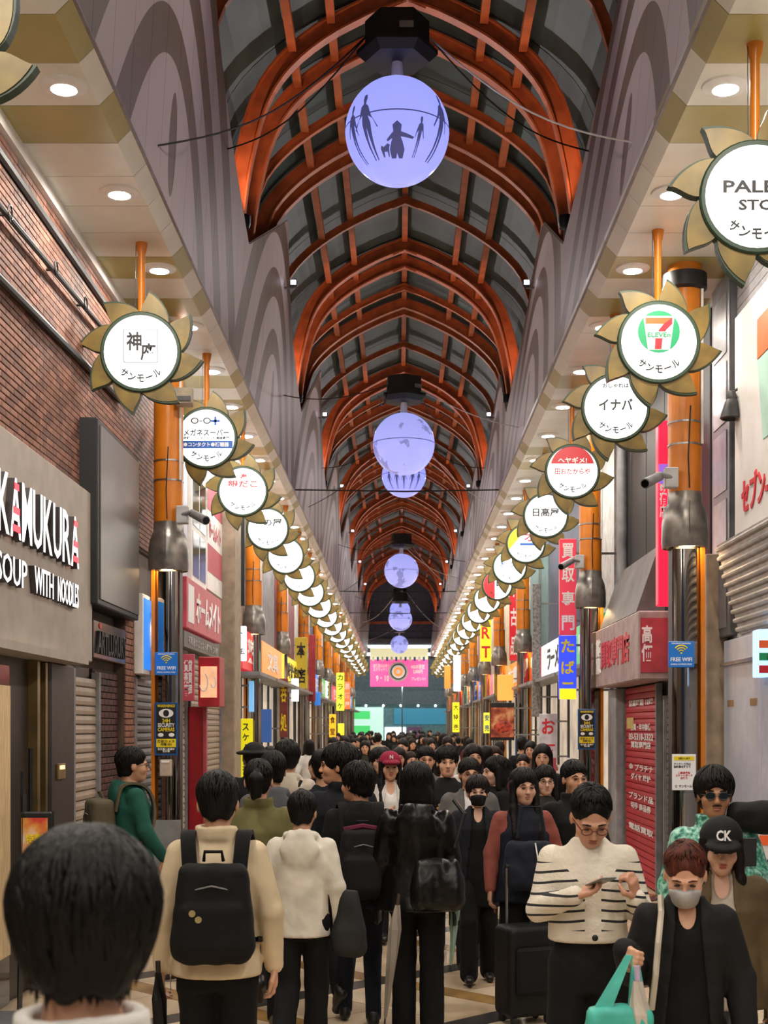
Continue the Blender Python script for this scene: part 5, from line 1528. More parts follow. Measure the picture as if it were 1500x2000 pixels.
    if face:
        for s in (-1, 1):
            mb = MB().sphere((0, 0, 0), (.0135, .006, .0052), 10, 6); V = np.array(mb.v) + (s * .032, -.0945, .003); mb.v = [tuple(p) for p in to_head(V)]
            mb.build('eye', M('eye_dark', '#241a16', .2, var=0), r, False, True)
            mb = MB().tube([(s * .014, -.101, .024), (s * .032, -.1, .029), (s * .05, -.088, .023)], [.003, .004, .002], 5); mb.v = [tuple(p) for p in to_head(np.array(mb.v))]
            mb.build('eyebrow', hairm(hairc), r, False)
        mb = MB().sphere((0, -.097, -.057), (.021, .010, .0052), 12, 6).sphere((0, -.096, -.068), (.018, .011, .006), 12, 6); mb.v = [tuple(p) for p in to_head(np.array(mb.v))]
        mb.build('lips', M('lips' + (lips or '#a86a5c').strip('#'), lips or '#a86a5c', .45, var=0), r, False, True)
    # ---- upper garment
    zs = [hem - .02, hem + .1, 1.1, 1.27, 1.36, 1.42, 1.45]
    A0 = np.array([.175 + flare, .168 + flare * .6, .16, .178, .155, .095, .070]) * (1, 1, 1, 1, 1, 1, 1)
    A0[:5] *= wide
    B0 = np.array([.135 + flare, .13 + flare * .6, .125, .135, .105, .075, .068]); B0[:4] *= wide ** .7
    def ftop(x_, y_, z_, infl=0, slv=True):
        a = np.interp(z_, zs, A0) + infl; b = np.interp(z_, zs, B0) + infl
        dd_ = (np.sqrt((x_ / a) ** 2 + ((y_ - .01) / b) ** 2) - 1) * b
        dd_ = np.maximum(dd_, z_ - 1.45 - infl)
        if slv:
            for s, S, e, wv, *_ in arms_p:
                dd_ = smin(dd_, cone(x_, y_, z_, S, e, .062 * wide ** .5 + infl, .054 * wide ** .4 + infl), .035)
                dd_ = smin(dd_, cone(x_, y_, z_, e, wv, .056 * wide ** .4 + infl, .042 + infl), .015)
        if hood:
            for k in range(9):
                t = -2.4 + 4.8 * k / 8
                p0 = (.088 * math.sin(t), .02 + .1 * math.cos(t), 1.425 + .02 * math.cos(t)); t2 = t + .6
                p1 = (.088 * math.sin(t2), .02 + .1 * math.cos(t2), 1.425 + .02 * math.cos(t2))
                dd_ = smin(dd_, cone(x_, y_, z_, p0, p1, .027, .027), .02)
            dd_ = smin(dd_, ell(x_, y_, z_, (0, .125, 1.345), (.125 - .0, .045, .105)), .035)
        if collar:
            ring = np.abs(np.sqrt((x_ / 1.05) ** 2 + (y_ - .02) ** 2) - .074) - .012
            dd_ = smin(dd_, np.maximum(ring, np.abs(z_ - 1.45) - .03), .015)
        dd_ = dd_ + .006 * wob(x_, y_, z_ * .5, 24, seed) + .002 * wob(x_, y_, z_ * .6, 60, seed + 5)
        cut_h = hem - z_
        far_arm = np.abs(x_) > .19 * wide
        dd_ = np.where(far_arm, dd_, np.maximum(dd_, cut_h))
        return dd_
    lo = np.minimum(allp[:6].min(0), (-.22, -.2, hem)) - .1; hi = np.maximum(allp[:6].max(0), (.22, .24, 1.5)) + .1
    hi[2] = 1.56
    if open_c:   # open coat over an inner shirt
        def fcoat(x_, y_, z_):
            q = ftop(x_, y_, z_, .012)
            wdg = np.maximum(np.abs(x_) - (.05 + .05 * np.clip((1.35 - z_) / .5, 0, 1)), y_ + .02)
            return np.maximum(q, -wdg)
        P = snet(fcoat, lo, hi, vx)
        link(bpy.data.objects.new(topname, mesh_from(topname, [P], cloth(top, top_rough))), r)
        hem_s = hem; P = snet(lambda a, b, c: smax(ftop(a, b, c, -.004, False), -ell(a, b, c, (0, -.11, 1.42), (.052, .09, .10 if female else .05)), .01), (-.24, -.22, hem - .02), (.24, .24, 1.5), vx)
        link(bpy.data.objects.new('shirt', mesh_from('shirt', [P], cloth(inner))), r)
    else:
        P = snet(ftop, lo, hi, vx)
        o = bpy.data.objects.new(topname, mesh_from(topname, [P], top if not isinstance(top, str) else cloth(top, top_rough))); link(o, r)
    if waistcoat:
        def fv(x_, y_, z_):
            q = ftop(x_, y_, z_, .012, False); return np.maximum(q, np.sqrt((np.abs(x_) - .2) ** 2 + (z_ - 1.33) ** 2) * -1 + .075)
        link(bpy.data.objects.new('vest', mesh_from('vest', [snet(fv, (-.26, -.24, hem - .02), (.26, .24, 1.5), vx)], cloth(waistcoat))), r)
    # ---- trousers or skirt
    def fp_(x_, y_, z_):
        a = np.interp(z_, [.72, .85, .98, 1.06], [.15, .158, .145, .135]) * wide ** .5; b = np.interp(z_, [.72, .85, .98, 1.06], [.1, .112, .104, .095])
        dd_ = (np.sqrt((x_ / a) ** 2 + ((y_ - .01) / b) ** 2) - 1) * b
        dd_ = np.maximum(dd_, np.maximum(.78 - z_, z_ - max(1.0, hem + .05)))
        for s, hp, k, a_, _ in legs_p:
            l = smin(cone(x_, y_, z_, hp, k, .088, .063 * legw), cone(x_, y_, z_, k, (a_[0], a_[1] - .0, a_[2] - .01), .063 * legw, .05 * legw * (1.25 if legw > 1.1 else 1)), .02)
            dd_ = smin(dd_, l, .03)
        dd_ = dd_ + .005 * wob(x_, y_, z_ * .4, 24, seed + 2) + .002 * wob(x_, y_, z_ * .5, 60, seed + 8)
        if skirt:
            t = np.clip((1.0 - z_) / (1.0 - skirt), 0, 1)
            q = (np.sqrt((x_ / (.15 + .12 * t)) ** 2 + ((y_ - .01) / (.1 + .13 * t)) ** 2) - 1) * (.1 + .13 * t) + .006 * np.sin(14 * np.arctan2(x_, y_)) * t
            dd_ = np.maximum(q, np.maximum(skirt - z_, z_ - 1.02))
        return dd_
    lp = np.array([p for q in legs_p for p in q[1:4]])
    lo = np.minimum(lp.min(0), (-.2, -.16, 0)) - .1; hi = np.maximum(lp.max(0), (.2, .18, 1.0)) + .1; lo[2] = max(lo[2], .0); hi[2] = max(1.05, hem + .08)
    nm = 'skirt' if skirt else 'trousers'
    link(bpy.data.objects.new(nm, mesh_from(nm, [snet(fp_, lo, hi, vx * 1.1)], cloth(pants))), r)
    if not bodyonly:
        for s, hp, k, a_, p in legs_p:
            def fs_(x_, y_, z_):
                c_, s_ = math.cos(p), math.sin(p)
                yy = (y_ - a_[1]) * c_ + (z_ - a_[2]) * s_; zz = -(y_ - a_[1]) * s_ + (z_ - a_[2]) * c_; xx = x_ - a_[0]
                q = smin(cone(xx, yy, zz, (0, .03, -.045), (0, -.14, -.055), .038, .032), cone(xx, yy, zz, (0, .01, 0), (0, -.06, -.04), .042, .034), .03)
                return np.maximum(q, -(zz + .082))
            link(bpy.data.objects.new('shoe', mesh_from('shoe', [snet(fs_, (a_[0] - .07, a_[1] - .24, a_[2] - .2), (a_[0] + .07, a_[1] + .16, a_[2] + .2), .011)], M('shoe' + shoe.strip('#'), shoe, .4))), r)
    r_info = dict(root=r, to_head=to_head, arms=arms_p, H=H, ftop=ftop, x=x, d=d, rz=rz, hem=hem)
    return r_info

def on(info, name, label, cat, group=None):
    """a thing worn or carried by a person, in that person's local frame"""
    r = thing(name, label, cat, info['root'].location, group, rz=info['rz']); r.scale = info['root'].scale
    return r
def sdf_obj(name, f, lo, hi, h, mat, parent):
    return link(bpy.data.objects.new(name, mesh_from(name, [snet(f, lo, hi, h)], mat)), parent)
def rbox(x, y, z, c, hb, r):
    qx, qy, qz = np.abs(x - c[0]) - hb[0] + r, np.abs(y - c[1]) - hb[1] + r, np.abs(z - c[2]) - hb[2] + r
    return np.sqrt(np.maximum(qx, 0) ** 2 + np.maximum(qy, 0) ** 2 + np.maximum(qz, 0) ** 2) + np.minimum(np.maximum(qx, np.maximum(qy, qz)), 0) - r
def backpack(info, label, c='#17171a', c2=None, zc=1.13, hz=.23, hw=.15, dp=.085):
    r = on(info, 'backpack', label, 'backpack')
    yb = .14 + dp
    def f(x, y, z):
        t = np.clip((z - zc) / hz, -1, 1)
        return smin(rbox(x, y, z, (0, yb, zc), (hw * 1.0, dp, hz), .06) + .022 * t + .004 * wob(x, y, z, 30, 3), rbox(x, y, z, (0, yb + dp, zc - hz * .35), (hw * .8, .03, hz * .5), .03), .02)
    sdf_obj('bag_body', f, (-.22, .08, zc - hz - .05), (.22, yb + .2, zc + hz + .05), .011, cloth(c), r)
    for s in (-1, 1):
        pts = [(s * .1, .15, zc + hz * .55), (s * .115, .11, 1.425), (s * .12, .0, 1.45), (s * .125, -.085, 1.40), (s * .13, -.125, 1.28), (s * .15, -.1, 1.12), (s * .165, .02, 1.0), (s * .15, .12, zc - hz * .7)]
        mb = MB()
        C = cr_curve([(p[0], p[1], p[2]) for p in pts], 4)
        for i in range(len(C) - 1):
            pass
        vs = []; fs = []
        for i, p in enumerate(C):
            tg = C[min(i + 1, len(C) - 1)] - C[max(i - 1, 0)]; tg /= np.linalg.norm(tg)
            sd = np.array([1, 0, 0]) - tg * tg[0]; sd /= np.linalg.norm(sd); nn = np.cross(tg, sd)
            for a, b in ((-1, -1), (1, -1), (1, 1), (-1, 1)): vs.append(p + sd * .031 * a + nn * .009 * b)
        for i in range(len(C) - 1):
            for k in range(4): fs.append((i * 4 + k, i * 4 + (k + 1) % 4, i * 4 + 4 + (k + 1) % 4, i * 4 + 4 + k))
        mb.add(vs, fs); mb.build('strap', cloth(c), r, False, True)
    MB().tube([(-.04, yb - .02, zc + hz - .01), (-.035, yb, zc + hz + .03), (.035, yb, zc + hz + .03), (.04, yb - .02, zc + hz - .01)], .008, 6).build('grab_handle', cloth(c), r, False, True)
    MB().tube([(-hw * .8, yb + dp * .7, zc + hz * .35), (0, yb + dp * 1.02, zc + hz * .5), (hw * .8, yb + dp * .7, zc + hz * .35)], .004, 5).build('zipper', 'mid_grey', r, False)
    if c2:
        MB().tube([(-hw * .8, yb + .02, zc + hz * .9), (0, yb + .02, zc + hz * 1.0), (hw * .8, yb + .02, zc + hz * .9)], .018, 6).build('trim', cloth(c2), r, False, True)
    return r
def headobj(info, mb, name, mat, parent=None, smooth=False):
    mb.v = [tuple(p) for p in info['to_head'](np.array(mb.v))]
    return mb.build(name, mat, parent or info['root'], False, smooth)
def glasses(info, c='#2a1a18', dark=False):
    for s in (-1, 1):
        q = [(s * .033 + .023 * math.cos(t), -.112, .002 + .018 * math.sin(t)) for t in np.linspace(0, 2 * PI, 17)]
        headobj(info, MB().tube(q, .0022, 5), 'glasses_rim', M('glass' + c, c, .3, var=0))
        if dark: headobj(info, MB().cyl((s * .033, -.113, .002), (s * .033, -.110, .002), .022, n=16), 'dark_lens', M('dark_lens', '#1c2426', .1, var=0))
        headobj(info, MB().tube([(s * .055, -.11, .008), (s * .083, -.02, .008)], .002, 5), 'glasses_arm', M('glass' + c, c, .3, var=0))
    headobj(info, MB().tube([(-.01, -.114, .005), (.01, -.114, .005)], .002, 5), 'glasses_bridge', M('glass' + c, c, .3, var=0))
def mask(info, c):
    def f(x, y, z):
        d = head_sdf(x, y, z) - .007
        d = smin(d, ell(x, y, z, (0, -.085, -.045), (.035, .045, .045)), .03)
        d = np.maximum(d, np.maximum(np.maximum(-.108 - z, z + .018 - .006 * np.cos(x * 40)), y + .045))
        return np.maximum(d, np.abs(x) - .066)
    P, Q = snet(f, (-.09, -.16, -.13), (.09, 0, .02), .006)
    link(bpy.data.objects.new('face_mask', mesh_from('face_mask', [(info['to_head'](P), Q)], cloth(c, .7))), info['root'])
    for s in (-1, 1):
        headobj(info, MB().tube([(s * .062, -.05, -.03), (s * .082, .0, -.005)], .0025, 5), 'ear_loop', cloth(c, .7))
def cap(info, c, brim=True, hat=False):
    def f(x, y, z):
        d = ell(x, y, z, (0, .018, .05), (.104, .126, .104)); d = np.maximum(d, .048 + .1 * (-y * .3) - z)
        if hat:
            d = smin(d, np.maximum(ell(x, y, z, (0, .015, .055), (.16, .175, .03)), .04 - z), .01)
        elif brim:
            d = smin(d, np.maximum(ell(x, y, z, (0, -.11, .045), (.085, .1, .028)), .045 + (y + .1) * .25 - z) , .01)
        return d
    P, Q = snet(f, (-.18, -.24, 0), (.18, .22, .18), .008)
    return link(bpy.data.objects.new('hat' if hat else 'cap', mesh_from('cap', [(info['to_head'](P), Q)], cloth(c, .8))), info['root'])
def lump(name, label, cat, c, loc, f, lo, hi, h=.012, rough=.6, rz=0):
    r = thing(name, label, cat, loc, rz=rz)
    sdf_obj('body_shell', f, lo, hi, h, cloth(c, rough), r)
    return r
def umbrella(label, top, bot, c, r0=.03, handle='#4a3a30'):
    """closed umbrella hanging from top to bot"""
    a = Vector(top); b = Vector(bot); L = (b - a).length
    r = thing('folded_umbrella', label, 'umbrella', b)
    C = [a + (b - a) * t for t in (0, .12, .2, .4, .7, .9, .93)]
    vs = []; fs = []; n = 12
    u = Vector((1, 0, 0)); w_ = Vector((0, 1, 0))
    rad = [r0 * .5, r0 * .9, r0 * 1.15, r0, r0 * .7, r0 * .35, r0 * .2]
    for i, p in enumerate(C):
        for k in range(n):
            q = rad[i] * (1 if k % 2 else .78)
            vs.append(p + u * q * math.cos(2 * PI * k / n + .25 * i) + w_ * q * math.sin(2 * PI * k / n + .25 * i))
    for i in range(len(C) - 1):
        for k in range(n): fs.append((i * n + k, i * n + (k + 1) % n, (i + 1) * n + (k + 1) % n, (i + 1) * n + k))
    MB().add(vs, fs).build('canopy', cloth(c, .5), r)
    MB().cyl(a + (b - a) * .9, b, .005, n=6).build('tip', 'black_metal', r)
    hd_ = [a + (b - a) * .05, a, a - (b - a) * .09]
    MB().tube(hd_, .011, 7).build('handle', M('um' + handle, handle, .4), r, smooth=True)
    return r
# ---------------------------------------------------------------- the people
def at(px, s): return ((px - 780) / s, F / s)
AWAY = PI
# foreground head
x, d = at(165, 1400)
person('dark-haired person seen from behind at the bottom left corner in white collared top', x, d, 1.735, AWAY + .1, '#d8d4d0', '#2a2a30', 'puff', '#120f0f', arms=('down', 'down'), legs=('stand', 'stand'), collar=True, face=False, hands=(0, 0), seed=3, pitch=.12, lock_n=900, vx=.011)
# beige jacket man
x, d = at(425, 455)
p = person('person in cream jacket seen from behind with black backpack', x, d, 1.70, AWAY + .05, '#d2bf9f', '#0f0f12', 'short', '#0e0c0c', arms=('down', 'down'), legs=('stand', 'step'), hem=.84, wide=1.02, collar=True, face=False, hands=(1, 1), seed=4, pitch=.15, vx=.012, legw=1.25, flare=.02)
bpk = backpack(p, 'black backpack with small pin badges on the cream jacket', '#141416', None, 1.15, .205, .16, .085)
for q in ((.05, 1.12), (.075, 1.145)): MB().cyl((q[0], .33, q[1]), (q[0], .345, q[1]), .014, n=12).build('pin_badge', M('badge', '#b8a878', .3, .5), bpk, False)
umbrella('small black folded umbrella dangling beside the cream jacket', (-1.02, 5.85, .86), (-1.0, 5.85, .3), '#101012', .028, '#151515')
# white hoodie
x, d = at(590, 345)
p = person('person in off-white hoodie seen from behind in black trousers', x, d, 1.53, AWAY - .08, '#d9d2c4', '#0e0e11', 'short', '#120e0d', arms=('down', 'carry'), legs=('step', 'back'), hem=.80, wide=1.02, hood=True, face=False, hands=(0, 1), seed=6, pitch=.1, vx=.012, legw=1.2)
def fbag(x, y, z): return rbox(x, y, z, (0, 0, .2), (.085, .055, .2), .045) + .05 * np.clip((z - .2) / .2, -.3, 1) + .012 * wob(x, y, z, 22, 4)
lump('shoulder_bag', 'limp charcoal cloth bag hanging at the white hoodie elbow', 'bag', '#3a3839', (x + .27, d - .05, .62), fbag, (-.12, -.12, -.05), (.12, .12, .45), .011, .7)
# green jacket man, glancing right
x, d = at(258, 262)
p = person('person in dark green jacket glancing right beside the tan shutter', x, d, 1.74, PI / 2 + .45, '#1c5145', '#1a1a1e', 'short', '#15100e', skc='#c08f70', arms=('swing_f', 'down'), legs=('fwd', 'back'), hem=.84, wide=1.15, hood=True, yaw=-.1, pitch=.02, seed=8, flare=.02)
glasses(p, '#2c2624')
backpack(p, 'olive brown backpack on the dark green jacket', '#5a5240', None, 1.12, .24, .15, .1)
# second rank on the left
x, d = at(505, 318)
person('person with ponytail in olive green jacket walking away', x, d, 1.69, AWAY, '#66613c', '#22252c', 'pony', '#0d0b0b', legs=('fwd', 'back'), hem=.8, wide=1.1, face=False, collar=True, seed=9, shoe='#6b5a4a')
x, d = at(533, 282)
person('person in grey hooded top walking away behind the olive jacket', x, d, 1.72, AWAY + .1, '#55565a', '#1c1c22', 'short', '#141010', hood=True, face=False, wide=1.15, seed=10)
x, d = at(497, 218)
p = person('person in black coat and round black hat seen from behind', x, d, 1.74, AWAY, '#17181c', '#141418', 'short', '#2a2422', face=False, collar=True, wide=1.1, seed=11)
cap(p, '#121214', hat=True)
x, d = at(562, 238)
p = person('person in pale beige hooded top with black cross strap', x, d, 1.77, AWAY - .1, '#c3b6a6', '#2b2c33', 'puff', '#15110f', hood=True, face=False, wide=1.1, seed=12)
o = on(p, 'cross_strap', 'thin black bag strap crossing the pale beige hooded top', 'strap')
MB().tube([(-.13, .12, 1.41), (-.05, .165, 1.25), (.1, .165, 1.05), (.17, .1, .95)], .014, 6).build('webbing', 'cable_black', o, False)
x, d = at(632, 258)
person('person in navy jacket walking away left of the smiling person', x, d, 1.72, AWAY, '#1b2233', '#16181f', 'short', '#15100f', face=False, seed=13, wide=1.1)
x, d = at(668, 292)
person('person in dark navy coat smiling towards the left', x, d, 1.77, AWAY + .3, '#23262f', '#181a20', 'puff', '#171110', skc='#c8906e', yaw=1.2, seed=14, wide=1.1, collar=True)
x, d = at(703, 308)
p = person('person in black hooded jacket and jeans with burgundy trimmed backpack', x, d, 1.66, AWAY + .1, '#16171b', '#1c2438', 'puff', '#100d0d', skc='#bf8a6b', face=True, hood=True, legs=('step', 'fwd'), yaw=.7, seed=15, wide=1.15)
backpack(p, 'black backpack with burgundy trim in the middle of the crowd', '#1c1b1e', '#5a1830', 1.1, .22, .15, .09)
# black leather jacket woman
x, d = at(815, 318)
p = person('person in glossy black leather jacket and flared trousers walking away', x, d, 1.665, AWAY - .1, '#0f0f11', '#08080a', 'bob', '#0a0808', face=False, female=True, hem=.80, wide=1.22, flare=.05, legs=('stand', 'step'), arms=('down', 'down'), hands=(0, 0), legw=1.2, top_rough=.28, seed=16, hood=True, vx=.012)
def fbag2(x, y, z): return rbox(x, y, z, (0, 0, .2), (.16, .07, .17), .06) + .045 * np.clip((z - .2) / .2, -.2, 1) + .012 * wob(x, y, z * .5, 22, 9)
b2 = lump('shoulder_bag', 'slouchy black leather shoulder bag on the leather jacket back', 'bag', '#131214', (x + .12, d - .24, .78), fbag2, (-.22, -.14, -.03), (.22, .14, .48), .013, .3)
MB().tube([(.1, 0, .4), (.16, .03, .6), (.1, .1, .68)], .014, 6).build('strap', cloth('#131214', .3), b2, False)
umbrella('long beige folded umbrella beside the leather jacket', (x - .12, d - .25, .84), (x - .2, d - .28, .12), '#8d8478', .034)
umbrella('slim sage green folded umbrella right of the leather jacket', (x + .24, d - .1, .9), (x + .2, d - .1, .42), '#7f9a8a', .026, '#a05a4a')
# people walking towards the camera, middle
x, d = at(762, 218)
p = person('person in crimson cap and white shirt holding a phone', x, d, 1.66, .1, '#cfc9c2', '#23242a', 'long', '#15100f', female=True, arms=('phone', 'down'), seed=17, open_c=True, inner='#d8d4cf', lips='#b06058')
cap(p, '#8a1838'); text('N', tuple(p['to_head'](np.array([0, -.118, .1]))), .03, .035, 'cam', 'print_white', 'lettering', p['root'], .006, False, False)
x, d = at(740, 192)
person('person in black top behind the crimson cap', x, d, 1.67, .2, '#141416', '#1a1a1e', 'fringe', '#15100e', skc='#c8987c', seed=18)
x, d = at(832, 200)
person('person with dark swept hair and grey top behind the black tee', x, d, 1.70, .1, '#6a6560', '#1a1a1e', 'short', '#120e0d', skc='#bf8a70', seed=19)
x, d = at(873, 228)
p = person('person in black printed tee with bowl haircut walking forward', x, d, 1.72, .05, '#131316', '#1c1c22', 'fringe', '#120e0c', skc='#cf9d80', seed=20, wide=1.15)
text('✳✿', (0, -.155, 1.2), .2, .1, 'cam', M('tee_print', '#b8894a', .6, var=0), 'tee_print', p['root'], .003, False, False)
x, d = at(917, 248)
p = person('person in grey jacket and white shirt with glasses', x, d, 1.645, .1, '#5e5c5a', '#26262c', 'short', '#1c1614', skc='#c08c6c', open_c=True, inner='#d6d4d2', seed=21, wide=1.1); glasses(p, '#3a2c28')
x, d = at(933, 260)
p = person('person in black face mask and navy cardigan over black', x, d, 1.52, .0, '#20222e', '#0e0e11', 'fringe', '#2a1414', skc='#cda088', female=True, open_c=True, inner='#0d0d10', hem=.62, seed=22, legs=('fwd', 'stand'), legw=1.2, wide=1.05); mask(p, '#121214')
x, d = at(968, 226)
person('person with dark bob facing left in black top', x, d, 1.63, -PI / 2 + .3, '#161618', '#1a1a1c', 'bob', '#1a1210', skc='#d2a48c', female=True, seed=23, lips='#b05a54')
x, d = at(1022, 292)
p = person('person in navy vest over rust cardigan with long dark hair', x, d, 1.61, .1, '#8a4a40', '#0e0f13', 'long', '#18100e', skc='#c2937a', female=True, arms=('down', 'belly'), hem=.78, waistcoat='#22283a', seed=24, legs=('stand', 'stand'), legw=1.25, flare=.03, yaw=.1, topname='cardigan')
def fbag3(x, y, z): return rbox(x, y, z, (0, 0, .19), (.17, .07, .17), .065) + .03 * np.clip((z - .2) / .2, -.2, 1) + .01 * wob(x, y, z, 20, 5)
b3 = lump('handbag', 'navy fabric handbag held in front of the rust cardigan', 'bag', '#232c40', (x + .02, d - .24, .82), fbag3, (-.24, -.12, -.03), (.24, .12, .43), .012, .8)
MB().tube([(-.08, -.02, .36), (-.05, 0, .56), (.07, 0, .56), (.1, -.02, .36)], .012, 6).build('handle', cloth('#232c40', .8), b3, False)
MB().tube([(.03, -.07, .33), (.05, -.09, .2)], .005, 5).build('charm', 'print_white', b3, False)
x, d = at(1065, 240)
p = person('person with glasses and bob behind the rust cardigan', x, d, 1.57, .05, '#4a443e', '#2a2a2e', 'bob', '#1b1311', skc='#cfa088', female=True, seed=25); glasses(p, '#2c2220')
x, d = at(1122, 282)
p = person('person in black jacket with earbud behind the striped cardigan', x, d, 1.66, .25, '#141417', '#17171b', 'short', '#120e0d', skc='#b98768', seed=26, wide=1.15, collar=True)
# suitcase
x, d = at(1012, 287)
def fsc(x, y, z): return rbox(x, y, z, (0, 0, .34), (.17, .12, .29), .04)
sc_ = lump('suitcase', 'upright black soft suitcase with extended handle', 'suitcase', '#17171a', (x, d - .5, 0), fsc, (-.22, -.17, 0), (.22, .17, .68), .013, .6, .4)
for s in (-1, 1):
    MB().cyl((s * .09, .08, .62), (s * .09, .08, 1.0), .009, n=8).build('pull_tube', 'aluminium', sc_, False)
    for q in (-1, 1): MB().cyl((s * .12 - .012, q * .08, .03), (s * .12 + .012, q * .08, .03), .03, n=12).build('wheel', 'black_metal', sc_, False)
MB().cyl((-.1, .08, 1.0), (.1, .08, 1.0), .014, n=8).build('grip', 'black_metal', sc_, False)
MB().bbox(-.13, .13, -.15, -.115, .2, .5, .02).build('front_pocket', cloth('#1d1d20'), sc_, False)
# ---- striped cardigan woman
def mat_stripes():
    m = M('striped_knit', '#ddd3c0', .85, var=0, bump=.2, bs=60)
    nt = m.node_tree; N = nt.nodes; L = nt.links; b = N['Principled BSDF']
    tc = N.new('ShaderNodeTexCoord'); sp = N.new('ShaderNodeSeparateXYZ'); L.new(tc.outputs['Object'], sp.inputs[0])
    def ma(op, a, b_):
        n = N.new('ShaderNodeMath'); n.operation = op
        for i, q in enumerate((a, b_)):
            if isinstance(q, (int, float)): n.inputs[i].default_value = q
            else: L.new(q, n.inputs[i])
        return n.outputs[0]
    ax = ma('ABSOLUTE', sp.outputs[0], 0)
    zz = ma('ADD', sp.outputs[2], ma('MULTIPLY', ax, .12))
    st = ma('LESS_THAN', ma('FRACT', ma('DIVIDE', zz, .044), 0), .24)
    lim = ma('MULTIPLY', ma('GREATER_THAN', ax, ma('ADD', .035, ma('MULTIPLY', ma('MAXIMUM', ma('SUBTRACT', sp.outputs[2], 1.24), 0), .9))), ma('MULTIPLY', ma('LESS_THAN', sp.outputs[2], 1.345), ma('GREATER_THAN', sp.outputs[2], 1.055)))
    sl = ma('MAXIMUM', lim, ma('MULTIPLY', ma('GREATER_THAN', ax, .2), ma('LESS_THAN', sp.outputs[2], 1.3)))
    fac = ma('MULTIPLY', st, sl)
    mx = N.new('ShaderNodeMix'); mx.data_type = 'RGBA'; L.new(fac, mx.inputs[0]); mx.inputs[6].default_value = lin('#e2d9c8'); mx.inputs[7].default_value = lin('#24262a')
    L.new(mx.outputs[2], b.inputs['Base Color'])
    return m
x, d = at(1150, 455)
p = person('person in cream and black striped cardigan looking down at a phone', x, d, 1.675, .02, mat_stripes(), '#17171a', 'bun', '#0f0c0c', skc='#c99478', female=True, arms=(((.225, -.02, 1.14), (.1, -.23, 1.22), (-.85, -.45, .3), (0, -.3, .95), .5), ((.225, -.01, 1.13), (.17, -.2, 1.2), (-.2, -.25, .9), (-.7, .5, 0), 1.1)), hem=1.0, wide=1.0, pitch=.55, seed=27, legs=('stand', 'step'), legw=1.55, vx=.011, topname='cardigan')
glasses(p, '#5a2420')
R_ = p['root']
for z in (1.26, 1.0 + .035): MB().sphere((0, -.165 if z > 1.2 else -.17, z), (.014, .006, .014), 12, 6).build('button', 'print_black', R_, False, True)
ph = on(p, 'phone', 'grey smartphone held by the striped cardigan wearer', 'phone')
o = MB().bbox(-.035, .035, -.075, .075, -.004, .004, .003); mt_ = Matrix.Translation((-.0, -.31, 1.29)) @ Matrix.Rotation(.35, 4, 'Z') @ Matrix.Rotation(-.3, 4, 'X')
o.v = [tuple(mt_ @ Vector(v)) for v in o.v]; o.build('case', M('phone_grey', '#77786f', .3), ph, False)
o = MB().box(-.031, .031, -.07, .07, .0041, .0046); o.v = [tuple(mt_ @ Vector(v)) for v in o.v]; o.build('screen', M('screen_glow', '#b9c4cc', .2, emis=.4, var=0), ph, False)
# ---- masked woman
x, d = at(1340, 530)
p = person('person in pale grey face mask and charcoal cardigan over black blouse', x, d, 1.49, -.12, '#2c2c2e', '#1a1b22', 'bun', '#50261b', skc='#d5a284', female=True, arms=(((.215, .04, 1.12), (.26, -.22, 1.26), (-.15, -.7, -.1), (-.8, .1, -.3), 1.3), 'down'), hem=.72, open_c=True, inner='#0e0e10', pitch=.42, yaw=-.1, seed=28, legs=('fwd', 'stand'), vx=.011, wide=.9, topname='cardigan')
mask(p, '#b9b6b6')
pp = p
MB().tube([(-.15, -.115, 1.0), (-.135, -.145, 1.15), (-.125, -.145, 1.28), (-.11, -.1, 1.40), (-.105, .02, 1.45)], .013, 6).build('bag_strap', cloth('#cfc4b2'), p['root'], False)
hw_ = Vector((x - .215, d - .22, .83))
def ftote(x, y, z):
    t = np.clip(z / .3, 0, 1)
    q = rbox(x, y, z, (0, 0, .13), (.13 - .02 * t, .05, .14), .03) + .008 * wob(x, y, z, 25, 2)
    return q
tb = lump('shopping_bag', 'turquoise plastic carrier bag hanging from the masked person hand', 'bag', '#4fbfae', (x - .29, d - .28, .66), ftote, (-.2, -.12, -.05), (.2, .12, .33), .011, .45)
for s in (-1, 1):
    MB().add([(s * .10, -.02, .24), (s * .03, -.02, .26), (.05 + s * .0, .03, .44), (.05 + s * .02, .03, .44), (s * .10, .01, .24), (s * .03, .01, .26), (.05 + s * .0, .05, .44), (.05 + s * .02, .05, .44)], [(0, 1, 2, 3), (4, 5, 6, 7), (0, 1, 5, 4), (1, 2, 6, 5), (2, 3, 7, 6), (3, 0, 4, 7)]).build('bag_handle', cloth('#4fbfae', .45), tb, False)
MB().cyl((.03, -.062, .16), (.03, -.052, .16), .02, n=14).build('round_print', M('bag_pink', '#c84a78', .5, var=0), tb, False)
umbrella('pale folded umbrella with lilac top held with the turquoise bag', (x - .23, d - .3, 1.02), (x - .2, d - .32, .45), '#c9c0b4', .034, '#b9a8c4')
# ---- black baseball cap woman
x, d = at(1408, 455)
p = person('person in black monogram cap with long brown hair and olive jacket', x, d, 1.50, -.15, '#5a4b33', '#55595e', 'long', '#2a1712', skc='#d3a58c', female=True, arms=('down', 'down'), hem=.80, open_c=True, inner='#a89a8c', pitch=.2, seed=29, legs=('step', 'fwd'), lips='#b04a48', vx=.012, flare=.03, wide=1.1)
cap(p, '#151518')
text('CK', tuple(p['to_head'](np.array([0, -.128, .1]))), .07, .05, 'cam', 'print_white', 'lettering', p['root'], .012, False, False)
